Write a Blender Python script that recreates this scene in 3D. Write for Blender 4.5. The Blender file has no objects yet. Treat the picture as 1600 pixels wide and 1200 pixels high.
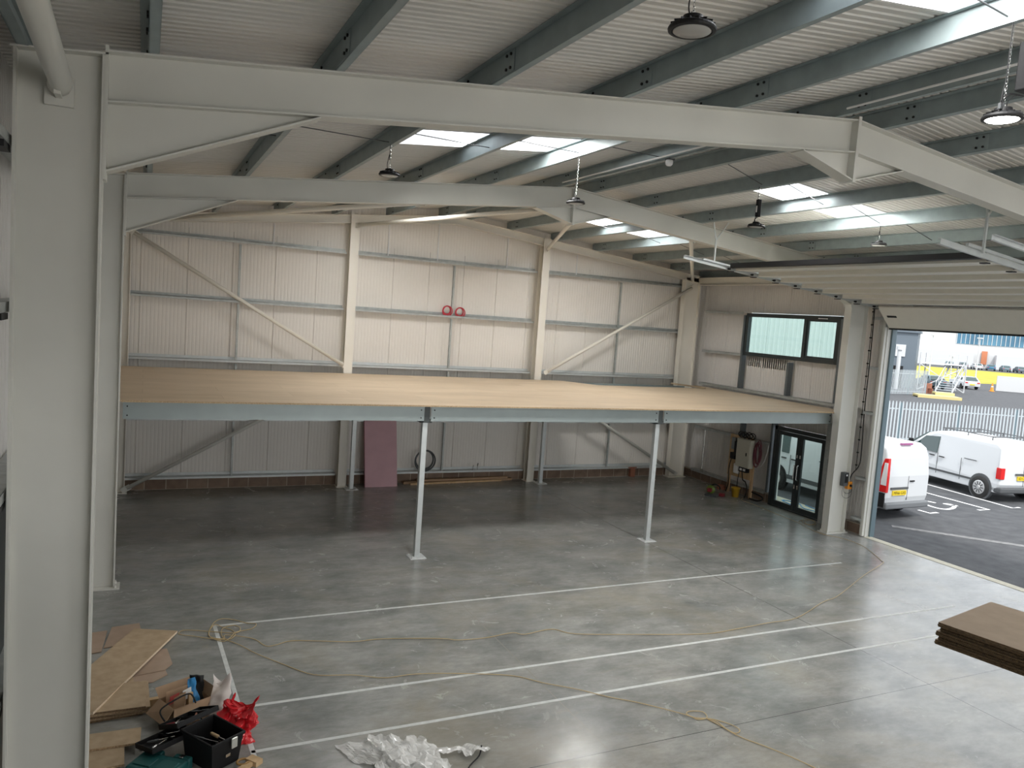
import bpy, math, random
from mathutils import Vector, Matrix, noise
random.seed(7)
S = bpy.context.scene
COL = S.collection
# ------------------------------------------------------------------ camera
yaw, pitch, roll = 0.448, 0.0865, -0.072
fw = Vector((math.sin(yaw)*math.cos(pitch), math.cos(yaw)*math.cos(pitch), -math.sin(pitch)))
rt = Vector((math.cos(yaw), -math.sin(yaw), 0)); dn = fw.cross(rt)
r2 = math.cos(roll)*rt + math.sin(roll)*dn
d2 = -math.sin(roll)*rt + math.cos(roll)*dn
cam = bpy.data.cameras.new('camera'); co = bpy.data.objects.new('camera', cam); COL.objects.link(co)
M = Matrix((r2, -d2, -fw)).transposed().to_4x4(); M.translation = Vector((0, 0, 4.5))
co.matrix_world = M
cam.sensor_width = 36; cam.lens = 1206/1600*36; cam.clip_start = .05; cam.clip_end = 900
S.camera = co
# ------------------------------------------------------------------ world, sun, exposure
w = bpy.data.worlds.new('overcast_sky'); S.world = w; w.use_nodes = True
nt = w.node_tree; bg = nt.nodes['Background']
sky = nt.nodes.new('ShaderNodeTexSky'); sky.sky_type = 'HOSEK_WILKIE'; sky.turbidity = 7; sky.sun_direction = (-.35, -.55, .75)
mx = nt.nodes.new('ShaderNodeMixRGB'); mx.inputs[0].default_value = .25; mx.inputs[1].default_value = (.92, .96, 1, 1)
nt.links.new(sky.outputs[0], mx.inputs[2]); nt.links.new(mx.outputs[0], bg.inputs[0]); bg.inputs[1].default_value = 2.1
S.view_settings.view_transform = 'Standard'; S.view_settings.look = 'None'; S.view_settings.gamma = 1
S.view_settings.use_curve_mapping = False; S.view_settings.exposure = 0.35
S.cycles.use_denoising = True
S.cycles.max_bounces = 8; S.cycles.diffuse_bounces = 5; S.cycles.glossy_bounces = 4; S.cycles.transparent_max_bounces = 12
S.cycles.sample_clamp_indirect = 8; S.cycles.caustics_reflective = False; S.cycles.caustics_refractive = False
sun = bpy.data.lights.new('sun', 'SUN'); sun.energy = 2.2; sun.angle = math.radians(8); sun.color = (1, .96, .9)
so = bpy.data.objects.new('sun', sun); COL.objects.link(so)
so.rotation_euler = Vector((.25, .55, -.8)).to_track_quat('-Z', 'Y').to_euler()
X0, XA, X1 = -.85, 7.1, 15.2            # outer faces of the columns, ridge line
SL = .106
def zr(x): return 6.17 + SL*((x+.3) if x < XA else (2*XA-x+.3))   # top of rafters (underside of purlins)
def area(name, loc, direction, sx, sy, energy, color=(1, 1, 1), spread=180):
    l = bpy.data.lights.new(name, 'AREA'); l.shape = 'RECTANGLE'; l.size = sx; l.size_y = sy; l.energy = energy; l.color = color
    l.spread = math.radians(spread)
    o = bpy.data.objects.new(name, l); COL.objects.link(o); o.location = loc
    o.rotation_euler = Vector(direction).to_track_quat('-Z', 'Y').to_euler(); return o
SKY_Y = [(-3.3, -2.3), (3.0, 4.05), (9.35, 10.4), (15.35, 16.35)]
SKY_E = [150, 205, 340, 265]
SKY_X = [(2.95, 5.98), (8.98, 11.45)]
for (ya, yb), e in zip(SKY_Y, SKY_E):
    for xa, xb in SKY_X:
        xm = (xa+xb)/2; d = (SL, 0, -1) if xm < XA else (-SL, 0, -1)
        area('skylight_daylight', (xm, (ya+yb)/2, zr(xm)+.31), d, (xb-xa)-.1, (yb-ya)-.1, e, (1, .985, .95))
# front and side fill lights, added in assumed door openings behind the camera
area('front_opening_fill', (7.1, -6.2, 2.6), (0, 1, 0), 9, 4.4, 330, (1, .985, .94))
area('side_opening_fill', (15.35, -2.7, 2.4), (-1, 0, 0), 4.9, 4.6, 130, (.95, .98, 1))
po = area('roller_door_portal', (15.42, 9.75, 2.42), (-1, 0, 0), 5, 4.8, 100); po.data.cycles.is_portal = True
# ------------------------------------------------------------------ helpers
def link(o): COL.objects.link(o); return o
class MB:
    def __init__(s, m=None): s.v = []; s.f = []; s.m = m or Matrix.Identity(4)
    def add(s, vs, fs):
        n = len(s.v); s.v += [tuple(s.m @ Vector(p)) for p in vs]; s.f += [tuple(i+n for i in f) for f in fs]; return s
    def box(s, x0, x1, y0, y1, z0, z1):
        return s.add([(x0,y0,z0),(x1,y0,z0),(x1,y1,z0),(x0,y1,z0),(x0,y0,z1),(x1,y0,z1),(x1,y1,z1),(x0,y1,z1)],
            [(0,3,2,1),(4,5,6,7),(0,1,5,4),(1,2,6,5),(2,3,7,6),(3,0,4,7)])
    def prism(s, poly, vec):
        n = len(poly); v = Vector(vec)
        return s.add([tuple(p) for p in poly]+[tuple(Vector(p)+v) for p in poly],
            [tuple(range(n-1,-1,-1)), tuple(range(n,2*n))]+[(i,(i+1)%n,n+(i+1)%n,n+i) for i in range(n)])
    def bar(s, p0, p1, a, b, up=(0,0,1)):          # rectangular bar, a across, b along 'up'
        p0, p1 = Vector(p0), Vector(p1); d = (p1-p0).normalized(); sd = d.cross(Vector(up))
        if sd.length < 1e-4: sd = d.cross(Vector((1,0,0)))
        sd.normalize(); u = sd.cross(d); sd *= a/2; u *= b/2
        return s.prism([p0-sd-u, p0+sd-u, p0+sd+u, p0-sd+u], p1-p0)
    def tube(s, pts, r, n=8, closed=False, cap=True):
        pts = [Vector(p) for p in pts]; rings = []; N = len(pts); prev = None
        for i, p in enumerate(pts):
            if closed: t = pts[(i+1)%N]-pts[i-1]
            else: t = pts[min(i+1,N-1)]-pts[max(i-1,0)]
            if t.length < 1e-9: t = Vector((0,0,1))
            t.normalize()
            if prev is None:
                a = t.cross(Vector((0,0,1)));
                if a.length < 1e-3: a = t.cross(Vector((1,0,0)))
            else:
                a = prev - t*prev.dot(t)
                if a.length < 1e-4: a = t.cross(Vector((0,.3,1)))
            a.normalize(); prev = a; b = t.cross(a); rr = r[i] if isinstance(r, (list, tuple)) else r
            rings.append([p+a*math.cos(k*2*math.pi/n)*rr+b*math.sin(k*2*math.pi/n)*rr for k in range(n)])
        vs = [tuple(q) for g in rings for q in g]; fs = []
        for i in range(N if closed else N-1):
            j = (i+1)%N
            for k in range(n): fs.append((i*n+k, i*n+(k+1)%n, j*n+(k+1)%n, j*n+k))
        if cap and not closed: fs += [tuple(range(n-1,-1,-1)), tuple((N-1)*n+k for k in range(n))]
        return s.add(vs, fs)
    def lathe(s, prof, c=(0,0,0), n=24, axis='z'):
        vs = []; c = Vector(c)
        for r, z in prof:
            for k in range(n):
                a = 2*math.pi*k/n; q = (r*math.cos(a), r*math.sin(a), z)
                if axis == 'x': q = (q[2], q[0], q[1])
                if axis == 'y': q = (q[0], q[2], q[1])
                vs.append(tuple(c+Vector(q)))
        fs = []
        for i in range(len(prof)-1):
            for k in range(n): fs.append((i*n+k, i*n+(k+1)%n, (i+1)*n+(k+1)%n, (i+1)*n+k))
        fs += [tuple(range(n-1,-1,-1)), tuple((len(prof)-1)*n+k for k in range(n))]
        return s.add(vs, fs)
    def grid(s, pts, nu, nv):                        # pts row-major nu x nv
        return s.add(pts, [(i*nv+j, i*nv+j+1, (i+1)*nv+j+1, (i+1)*nv+j) for i in range(nu-1) for j in range(nv-1)])
    def ribs(s, o, u, v, n, W, L, pitch=.08, dep=.006, joint=1.0):   # profiled sheet: ribs run along v
        o, u, v, n = map(Vector, (o, u, v, n)); pr = []
        k = 0; x = 0.0
        while x < W-1e-6:
            x2 = min(x+pitch, W)
            q = [(x, 0), (x+.55*pitch, 0), (x+.65*pitch, -dep), (x+.9*pitch, -dep)]
            if joint and k % round(joint/pitch) == 0: q = [(x, -.002), (x+.008, -.02), (x+.016, -.002), (x+.02, 0)]+q[1:]
            pr += [a for a in q if a[0] < W]; x = x2; k += 1
        pr.append((W, 0)); vs = []
        for a, b in pr:
            vs += [tuple(o+u*a+n*b), tuple(o+u*a+n*b+v*L)]
        return s.add(vs, [(2*i, 2*i+2, 2*i+3, 2*i+1) for i in range(len(pr)-1)])
    def build(s, name, mat, parent=None, smooth=False, bevel=0, label=None, seg=2, subsurf=0, solid=0):
        base = Vector((0,0,0))
        if parent is not None:
            p = parent
            while p is not None: base += p.location; p = p.parent
        elif s.v:
            xs, ys, zs = zip(*s.v); base = Vector(((min(xs)+max(xs))/2, (min(ys)+max(ys))/2, min(zs)))
        me = bpy.data.meshes.new(name); me.from_pydata([tuple(Vector(p)-base) for p in s.v], [], s.f); me.validate(); me.update()
        o = bpy.data.objects.new(name, me); COL.objects.link(o); me.materials.append(mat)
        import bmesh
        bm = bmesh.new(); bm.from_mesh(me); bmesh.ops.recalc_face_normals(bm, faces=bm.faces); bm.to_mesh(me); bm.free()
        if smooth:
            for f in me.polygons: f.use_smooth = True
        if parent is not None: o.parent = parent
        else: o.location = base
        if solid: m = o.modifiers.new('solid', 'SOLIDIFY'); m.thickness = solid
        if bevel:
            m = o.modifiers.new('bevel', 'BEVEL'); m.width = bevel; m.segments = seg; m.limit_method = 'ANGLE'; m.angle_limit = math.radians(35)
        if subsurf: m = o.modifiers.new('sub', 'SUBSURF'); m.levels = subsurf; m.render_levels = subsurf
        if label: o['label'] = label
        return o
def tag(o, label, cat, group=None, kind=None):
    o['label'] = label; o['category'] = cat
    if group: o['group'] = group
    if kind: o['kind'] = kind
    return o
def thing(name, loc, label, cat, group=None):
    o = bpy.data.objects.new(name, None); o.empty_display_size = .1; COL.objects.link(o); o.location = loc
    return tag(o, label, cat, group)
def struct(mb, name, mat, label=None, **k):
    o = mb.build(name, mat, **k); o['kind'] = 'structure'
    if label: o['label'] = label
    return o
def smoothpath(p, n=5):
    p = [Vector(a) for a in p]; out = []
    for i in range(len(p)-1):
        a, b, c, d = p[max(i-1,0)], p[i], p[i+1], p[min(i+2,len(p)-1)]
        for k in range(n):
            t = k/n; out.append(.5*((2*b)+(c-a)*t+(2*a-5*b+4*c-d)*t*t+(3*b-a-3*c+d)*t**3))
    out.append(p[-1]); return out
# ------------------------------------------------------------------ materials
def mat(name, col, rough=.5, metal=0, spec=.5, var=0, scale=6, bump=0, bscale=30, trans=0, alpha=1, emit=None, coat=0, col2=None, stretch=None):
    m = bpy.data.materials.new(name); m.use_nodes = True; t = m.node_tree; b = t.nodes['Principled BSDF']
    b.inputs['Base Color'].default_value = (*col, 1); b.inputs['Roughness'].default_value = rough; b.inputs['Metallic'].default_value = metal
    b.inputs['Specular IOR Level'].default_value = spec; b.inputs['Transmission Weight'].default_value = trans; b.inputs['Alpha'].default_value = alpha
    b.inputs['Coat Weight'].default_value = coat
    if emit: b.inputs['Emission Color'].default_value = (*emit[0], 1); b.inputs['Emission Strength'].default_value = emit[1]
    tc = t.nodes.new('ShaderNodeTexCoord'); src = tc.outputs['Object']
    if stretch:
        mp = t.nodes.new('ShaderNodeMapping'); mp.inputs['Scale'].default_value = stretch; t.links.new(src, mp.inputs[0]); src = mp.outputs[0]
    if var or col2:
        n = t.nodes.new('ShaderNodeTexNoise'); n.inputs['Scale'].default_value = scale; n.inputs['Detail'].default_value = 6; t.links.new(src, n.inputs['Vector'])
        r = t.nodes.new('ShaderNodeValToRGB'); r.color_ramp.elements[0].position = .3; r.color_ramp.elements[1].position = .7
        c2 = col2 or tuple(min(1, c*(1+var)) for c in col); c1 = col if col2 else tuple(c*(1-var) for c in col)
        r.color_ramp.elements[0].color = (*c1, 1); r.color_ramp.elements[1].color = (*c2, 1)
        t.links.new(n.outputs['Fac'], r.inputs[0]); t.links.new(r.outputs[0], b.inputs['Base Color'])
    if bump:
        n2 = t.nodes.new('ShaderNodeTexNoise'); n2.inputs['Scale'].default_value = bscale; n2.inputs['Detail'].default_value = 4; t.links.new(src, n2.inputs['Vector'])
        bp = t.nodes.new('ShaderNodeBump'); bp.inputs['Strength'].default_value = bump; bp.inputs['Distance'].default_value = .02
        t.links.new(n2.outputs['Fac'], bp.inputs['Height']); t.links.new(bp.outputs[0], b.inputs['Normal'])
    return m
cream = mat('cream_painted_steel', (.64, .635, .59), .45, var=.04, scale=1.5)
gcream = mat('gable_cream_steel', (.78, .75, .68), .45, var=.03, scale=1.5)
galv = mat('galvanised_steel', (.42, .44, .43), .45, .3, var=.14, scale=9)
galvd = mat('galvanised_purlin_steel', (.29, .345, .355), .45, .15, var=.10, scale=5)
galvl = mat('pale_galvanised_steel', (.56, .59, .59), .4, .3, var=.05, scale=9)
beamg = mat('grey_galvanised_beam', (.30, .345, .345), .42, .25, var=.05, scale=3)
clad = mat('white_lining_sheet', (.78, .745, .70), .45, var=.03, scale=.7)
cladl = mat('white_side_lining_sheet', (.72, .70, .68), .45, var=.03, scale=.7)
roofm = mat('white_roof_lining_sheet', (.62, .61, .58), .35, var=.03, scale=.5)
black = mat('black_plastic', (.012, .012, .013), .55, spec=.25)
blackm = mat('black_painted_metal', (.012, .012, .013), .5, spec=.3)
rubber = mat('black_rubber', (.02, .02, .02), .8)
anthr = mat('anthracite_frame', (.022, .03, .032), .4)
bluegrey = mat('blue_grey_flashing', (.14, .20, .23), .5)
chrome = mat('brushed_steel', (.7, .7, .7), .25, 1)
white = mat('white_paint', (.8, .8, .8), .4)
doorwhite = mat('white_sectional_door_skin', (.74, .725, .66), .35, var=.02, bump=.05, bscale=60)
chip = mat('chipboard_face', (.40, .295, .185), .75, col2=(.50, .38, .25), scale=9, bump=.1, bscale=120)
chipd = mat('dark_chipboard_face', (.22, .165, .115), .6, col2=(.27, .205, .145), scale=14, bump=.1, bscale=150)
chipe = mat('chipboard_edge', (.34, .23, .13), .9, col2=(.62, .47, .30), scale=70, bump=.4, bscale=120)
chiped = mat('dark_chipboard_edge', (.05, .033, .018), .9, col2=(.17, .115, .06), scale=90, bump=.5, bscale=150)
timber = mat('rough_pine', (.50, .33, .17), .7, col2=(.62, .44, .26), scale=8, stretch=(1, 1, .15), bump=.1)
cardm = mat('brown_cardboard', (.36, .235, .145), .85, col2=(.44, .30, .19), scale=5)
cards = mat('pinkish_cardboard_sheet', (.37, .27, .20), .85, col2=(.43, .32, .24), scale=5)
pink = mat('pink_fire_board', (.60, .38, .42), .8, var=.05, scale=3)
tapem = mat('white_floor_tape', (.62, .64, .63), .5, var=.12, scale=12)
redp = mat('red_carrier_bag_plastic', (.62, .012, .02), .3, spec=.6)
clearp = mat('crumpled_polythene', (.93, .93, .92), .16, alpha=.68, spec=1.0)
whitep = mat('white_polythene_bag', (.72, .66, .62), .35, alpha=.93)
yellow = mat('yellow_plastic', (.60, .36, .03), .4)
orange = mat('orange_plastic', (.8, .30, .03), .4)
ycab = mat('yellow_extension_lead', (.50, .38, .20), .5)
teal = mat('teal_moulded_plastic', (.012, .085, .085), .45)
redh = mat('red_hose', (.5, .03, .05), .45)
redd = mat('dark_red_plastic', (.25, .02, .03), .4)
blue = mat('blue_plastic_film', (.05, .28, .60), .3)
brick = mat('red_brick', (.33, .13, .08), .9, var=.2)
cabinetm = mat('beige_meter_cabinet', (.52, .50, .42), .45)
greym = mat('grey_cable_sheath', (.08, .085, .09), .5)
vanw = mat('white_van_paint', (.66, .68, .70), .3, coat=.3)
vangl = mat('dark_van_glass', (.03, .06, .06), .08, spec=.8)
redl = mat('red_lamp_lens', (.65, .02, .02), .2)
plate = mat('yellow_number_plate', (.85, .62, .02), .4)
greenp = mat('lime_green_plastic', (.13, .20, .03), .4)
copper = mat('terracotta_plastic', (.30, .12, .07), .6)
litlens = mat('lit_led_lens', (.9, .9, .9), .3, emit=((1, .98, .92), 14))
lens = mat('unlit_frosted_lens', (.42, .42, .41), .25, emit=None)
def glassmat(name, tint, mixf):
    m = bpy.data.materials.new(name); m.use_nodes = True; t = m.node_tree; t.nodes.clear()
    o = t.nodes.new('ShaderNodeOutputMaterial'); a = t.nodes.new('ShaderNodeBsdfTransparent'); a.inputs[0].default_value = (*tint, 1)
    g = t.nodes.new('ShaderNodeBsdfGlossy'); g.inputs['Roughness'].default_value = .02; x = t.nodes.new('ShaderNodeMixShader'); x.inputs[0].default_value = mixf
    t.links.new(a.outputs[0], x.inputs[1]); t.links.new(g.outputs[0], x.inputs[2]); t.links.new(x.outputs[0], o.inputs[0]); return m
glass = glassmat('clear_glazing', (.82, .90, .88), .05)
def grp():
    m = bpy.data.materials.new('translucent_rooflight_sheet'); m.use_nodes = True; t = m.node_tree; t.nodes.clear()
    o = t.nodes.new('ShaderNodeOutputMaterial'); a = t.nodes.new('ShaderNodeBsdfTransparent'); g = t.nodes.new('ShaderNodeBsdfTranslucent')
    g.inputs[0].default_value = (.95, .97, 1, 1); x = t.nodes.new('ShaderNodeMixShader'); x.inputs[0].default_value = .5
    t.links.new(a.outputs[0], x.inputs[1]); t.links.new(g.outputs[0], x.inputs[2]); t.links.new(x.outputs[0], o.inputs[0]); return m
grpm = grp()
def floor_mat():
    m = bpy.data.materials.new('polished_concrete'); m.use_nodes = True; t = m.node_tree; b = t.nodes['Principled BSDF']; L = t.links.new
    g = t.nodes.new('ShaderNodeNewGeometry'); P = g.outputs['Position']
    def nz(sc, det, rough=.6, dist=0, st=None):
        src = P
        if st:
            mp = t.nodes.new('ShaderNodeMapping'); mp.inputs['Scale'].default_value = st; mp.inputs['Rotation'].default_value = (0, 0, .5); L(P, mp.inputs[0]); src = mp.outputs[0]
        n = t.nodes.new('ShaderNodeTexNoise'); n.inputs['Scale'].default_value = sc; n.inputs['Detail'].default_value = det
        n.inputs['Roughness'].default_value = rough; n.inputs['Distortion'].default_value = dist; L(src, n.inputs['Vector']); return n.outputs['Fac']
    def ramp(f, stops):
        r = t.nodes.new('ShaderNodeValToRGB'); e = r.color_ramp.elements
        while len(e) < len(stops): e.new(.5)
        for q, (p, c) in zip(e, stops): q.position = p; q.color = (c, c, c, 1) if isinstance(c, float) else (*c, 1)
        L(f, r.inputs[0]); return r.outputs[0]
    def mix(a, c, f, mode='MIX'):
        x = t.nodes.new('ShaderNodeMixRGB'); x.blend_type = mode
        for i, q in ((0, f), (1, a), (2, c)):
            if hasattr(q, 'links') or hasattr(q, 'is_linked'): L(q, x.inputs[i])
            elif isinstance(q, tuple): x.inputs[i].default_value = (*q, 1)
            else: x.inputs[i].default_value = q
        return x.outputs[0]
    base = ramp(nz(.9, 8, .62, .1), [(.3, (.20, .21, .205)), (.5, (.295, .30, .288)), (.72, (.39, .385, .36))])
    sw = ramp(nz(1.6, 9, .72, .0, (.7, 1.8, 1)), [(.3, .72), (.5, 1.0), (.7, 1.24)])
    c = mix(base, sw, 1.0, 'MULTIPLY')
    fine = ramp(nz(7, 8, .75, .1, (.8, 1.8, 1)), [(.3, .86), (.7, 1.14)]); c = mix(c, fine, 1.0, 'MULTIPLY')
    st = ramp(nz(.45, 6, .6, .5), [(.5, 0.0), (.68, .5)]); c = mix(c, (.31, .28, .215), st)
    sc2 = ramp(nz(1.1, 9, .7, 1.0, (.7, 2, 1)), [(.58, 0.0), (.74, .3)]); c = mix(c, (.38, .345, .26), sc2)
    # saw-cut joints
    sp = t.nodes.new('ShaderNodeSeparateXYZ'); L(P, sp.inputs[0])
    def joint(out, at, half):
        a = t.nodes.new('ShaderNodeMath'); a.operation = 'SUBTRACT'; L(out, a.inputs[0]); a.inputs[1].default_value = at
        d = t.nodes.new('ShaderNodeMath'); d.operation = 'ABSOLUTE'; L(a.outputs[0], d.inputs[0])
        k = t.nodes.new('ShaderNodeMath'); k.operation = 'LESS_THAN'; L(d.outputs[0], k.inputs[0]); k.inputs[1].default_value = half; return k.outputs[0]
    for out, at, half, col in ((sp.outputs[0], 4.57, .006, (.30, .29, .26)), (sp.outputs[1], 12.72, .006, (.30, .29, .25)),
                               (sp.outputs[0], 9.63, .006, (.05, .05, .05)), (sp.outputs[1], 6.48, .005, (.07, .07, .07))):
        c = mix(c, col, joint(out, at, half))
    L(c, b.inputs['Base Color'])
    rg = ramp(nz(1.7, 8, .7, 1.2), [(.3, .16), (.7, .30)]); L(rg, b.inputs['Roughness'])
    b.inputs['Specular IOR Level'].default_value = .5
    bp = t.nodes.new('ShaderNodeBump'); bp.inputs['Strength'].default_value = .06; bp.inputs['Distance'].default_value = .02
    L(nz(5, 6), bp.inputs['Height']); L(bp.outputs[0], b.inputs['Normal'])
    return m
floorm = floor_mat()
def block_mat():
    m = bpy.data.materials.new('concrete_blockwork'); m.use_nodes = True; t = m.node_tree; b = t.nodes['Principled BSDF']; L = t.links.new
    g = t.nodes.new('ShaderNodeNewGeometry'); sp = t.nodes.new('ShaderNodeSeparateXYZ'); L(g.outputs['Position'], sp.inputs[0])
    ad = t.nodes.new('ShaderNodeMath'); ad.operation = 'ADD'; L(sp.outputs[0], ad.inputs[0]); L(sp.outputs[1], ad.inputs[1])
    cb = t.nodes.new('ShaderNodeCombineXYZ'); L(ad.outputs[0], cb.inputs[0]); L(sp.outputs[2], cb.inputs[1])
    k = t.nodes.new('ShaderNodeTexBrick'); k.inputs['Scale'].default_value = 1; k.inputs['Brick Width'].default_value = .45; k.inputs['Row Height'].default_value = .235
    k.inputs['Mortar Size'].default_value = .008; k.inputs['Color1'].default_value = (.17, .115, .085, 1); k.inputs['Color2'].default_value = (.24, .17, .125, 1)
    k.inputs['Mortar'].default_value = (.42, .37, .30, 1); k.offset = .5; L(cb.outputs[0], k.inputs['Vector'])
    n = t.nodes.new('ShaderNodeTexNoise'); n.inputs['Scale'].default_value = 5; n.inputs['Detail'].default_value = 6; L(g.outputs['Position'], n.inputs['Vector'])
    r = t.nodes.new('ShaderNodeValToRGB'); r.color_ramp.elements[0].color = (.6, .6, .6, 1); r.color_ramp.elements[1].color = (1.4, 1.4, 1.4, 1); L(n.outputs['Fac'], r.inputs[0])
    x = t.nodes.new('ShaderNodeMixRGB'); x.blend_type = 'MULTIPLY'; x.inputs[0].default_value = 1; L(k.outputs['Color'], x.inputs[1]); L(r.outputs[0], x.inputs[2])
    L(x.outputs[0], b.inputs['Base Color']); b.inputs['Roughness'].default_value = .9; return m
blockm = block_mat()
def deck_mat():
    m = bpy.data.materials.new('chipboard_decking'); m.use_nodes = True; t = m.node_tree; b = t.nodes['Principled BSDF']; L = t.links.new
    g = t.nodes.new('ShaderNodeNewGeometry'); P = g.outputs['Position']
    k = t.nodes.new('ShaderNodeTexBrick'); k.inputs['Scale'].default_value = 1; k.inputs['Brick Width'].default_value = 2.4; k.inputs['Row Height'].default_value = .6
    k.inputs['Mortar Size'].default_value = .003; k.inputs['Color1'].default_value = (.58, .455, .32, 1); k.inputs['Color2'].default_value = (.64, .51, .37, 1)
    k.inputs['Mortar'].default_value = (.46, .35, .24, 1); L(P, k.inputs['Vector'])
    mp = t.nodes.new('ShaderNodeMapping'); mp.inputs['Scale'].default_value = (.7, 2.4, 1); L(P, mp.inputs[0])
    n = t.nodes.new('ShaderNodeTexNoise'); n.inputs['Scale'].default_value = 1.6; n.inputs['Detail'].default_value = 8; L(mp.outputs[0], n.inputs['Vector'])
    r = t.nodes.new('ShaderNodeValToRGB'); r.color_ramp.elements[0].color = (.85, .84, .82, 1); r.color_ramp.elements[1].color = (1.15, 1.16, 1.17, 1); L(n.outputs['Fac'], r.inputs[0])
    x = t.nodes.new('ShaderNodeMixRGB'); x.blend_type = 'MULTIPLY'; x.inputs[0].default_value = 1; L(k.outputs['Color'], x.inputs[1]); L(r.outputs[0], x.inputs[2])
    L(x.outputs[0], b.inputs['Base Color']); b.inputs['Roughness'].default_value = .6; return m
deckm = deck_mat()
asph = mat('asphalt', (.058, .060, .066), .9, col2=(.095, .098, .104), scale=3, bump=.5, bscale=90)
grass = mat('yellow_green_verge', (.27, .27, .02), .9, col2=(.50, .42, .03), scale=.2)
# ------------------------------------------------------------------ room shell
XL, XR, YB, YF = -1.08, 15.42, 19.15, -6.5
struct(MB().box(XL, XR-.02, YF, YB, -.2, 0), 'floor', floorm, 'grey polished concrete warehouse floor with saw-cut joints')
def strip(mb, x, y0, y1, z0, z1, inward):
    s = 1 if inward > 0 else -1
    mb.ribs((x, y0, z0), (0, 1, 0), (0, 0, 1), (s, 0, 0), y1-y0, z1-z0)
mb = MB(); strip(mb, XL, YF, YB, .0, 6.4, 1); struct(mb, 'wall_left', cladl, 'white ribbed lining of the left side wall')
mb = MB()
for (y0, y1, z0, z1) in ((YF, -5.2, 0, 6.4), (-5.2, -.2, 4.8, 6.4), (-.2, 7.0, 0, 6.4), (7.0, 12.22, 4.86, 6.4), (12.22, 13.52, 0, 6.4), (13.52, 15.32, 2.12, 3.9),
                         (13.52, 16.86, 5.1, 6.4), (15.32, YB, 0, 3.9), (16.86, YB, 3.9, 6.4)): strip(mb, XR, y0, y1, z0, z1, -1)
mb.box(XR, XR+.08, 15.32, 16.86, 3.6, 3.9); mb.box(XR+.021, XR+.1, -.2, 7.0, 0, 6.4); mb.box(XR+.021, XR+.1, 12.22, 13.52, 0, 6.4); mb.box(XR+.021, XR+.1, 15.32, YB, 0, 3.9)
mb.box(XR+.021, XR+.1, 7.0, 12.22, 4.86, 6.4)
struct(mb, 'wall_right', cladl, 'white lined right side wall with roller door, glazed door and window')
mb = MB(); mb.ribs((XL, YB, 0), (1, 0, 0), (0, 0, 1), (0, -1, 0), XR-XL, 6.0, dep=.0035)
# gable top: vertical ribbed strips with a sloping top
x = XL; step = .08
vs = []; fs = []
while x < XR-1e-6:
    for a, dpt in ((0, 0), (.55*step, 0), (.65*step, .0035), (.9*step, .0035)):
        xx = min(x+a, XR); vs += [(xx, YB+dpt, 6.0), (xx, YB+dpt, zr(xx)+.22)]
    x += step
vs += [(XR, YB, 6.0), (XR, YB, zr(XR)+.22)]
mb.add(vs, [(2*i, 2*i+2, 2*i+3, 2*i+1) for i in range(len(vs)//2-1)])
struct(mb, 'wall_back', clad, 'white ribbed gable wall behind the mezzanine')
mb = MB(); mb.box(XL, 2.4, YF-.1, YF, 0, 6.4); mb.box(11.8, XR, YF-.1, YF, 0, 6.4); mb.box(2.4, 11.8, YF-.1, YF, 5, 6.4)
mb.prism([(XL, YF, 6.35), (XR, YF, 6.35), (XA, YF, zr(XA)+.3)], (0, -.1, 0)); struct(mb, 'wall_front', cladl)
# roof lining, ribs run down the slope, openings left for the rooflights
mb = MB()
def roof_piece(xa, xb, y0, y1):
    za, zb = zr(xa)+.2, zr(xb)+.2; L = math.hypot(xb-xa, zb-za); v = Vector((xb-xa, 0, zb-za)).normalized()
    mb.ribs((xa, y0, za), (0, 1, 0), v, (v.z, 0, -v.x), y1-y0, L, pitch=.1, dep=.014)
    mb.add([(xa, y0, za+.14), (xb, y0, zb+.14), (xb, y1, zb+.14), (xa, y1, za+.14)], [(0, 1, 2, 3)])
for side, (sa, sb) in enumerate(((XL, XA), (XA, XR))):
    xa, xb = SKY_X[side]; y = YF
    for ya, yb in SKY_Y:
        roof_piece(sa, sb, y, ya); roof_piece(sa, xa, ya, yb); roof_piece(xb, sb, ya, yb); y = yb
    roof_piece(sa, sb, y, YB)
struct(mb, 'ceiling', roofm, 'white ribbed roof lining sheets on both slopes')
# rooflights
n = 0
where = {(0, 0): 'left slope far behind the camera', (0, 1): 'right slope far behind the camera', (1, 0): 'left slope at the top right of the photo', (1, 1): 'right slope nearest the camera',
         (2, 0): 'left slope of the middle bay', (2, 1): 'right slope of the middle bay', (3, 0): 'left slope of the far bay', (3, 1): 'right slope of the far bay'}
for j, (ya, yb) in enumerate(SKY_Y):
    for i, (xa, xb) in enumerate(SKY_X):
        t = thing('skylight', ((xa+xb)/2, (ya+yb)/2, zr((xa+xb)/2)+.34), 'bright white translucent rooflight in the '+where[(j, i)], 'skylight', 'translucent rooflights')
        za, zb = zr(xa)+.34, zr(xb)+.34
        MB().prism([(xa, ya, za), (xb, ya, zb), (xb, ya, zb+.004), (xa, ya, za+.004)], (0, yb-ya, 0)).build('translucent_sheet', grpm, t)
        c = MB()
        for yy in (ya, yb-.025): c.prism([(xa, yy, za-.145), (xb, yy, zb-.145), (xb, yy, zb+.02), (xa, yy, za+.02)], (0, .025, 0))
        c.box(xa, xa+.025, ya, yb, za-.145, za+.02); c.box(xb-.025, xb, ya, yb, zb-.145, zb+.02); c.build('curb', white, t)
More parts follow.
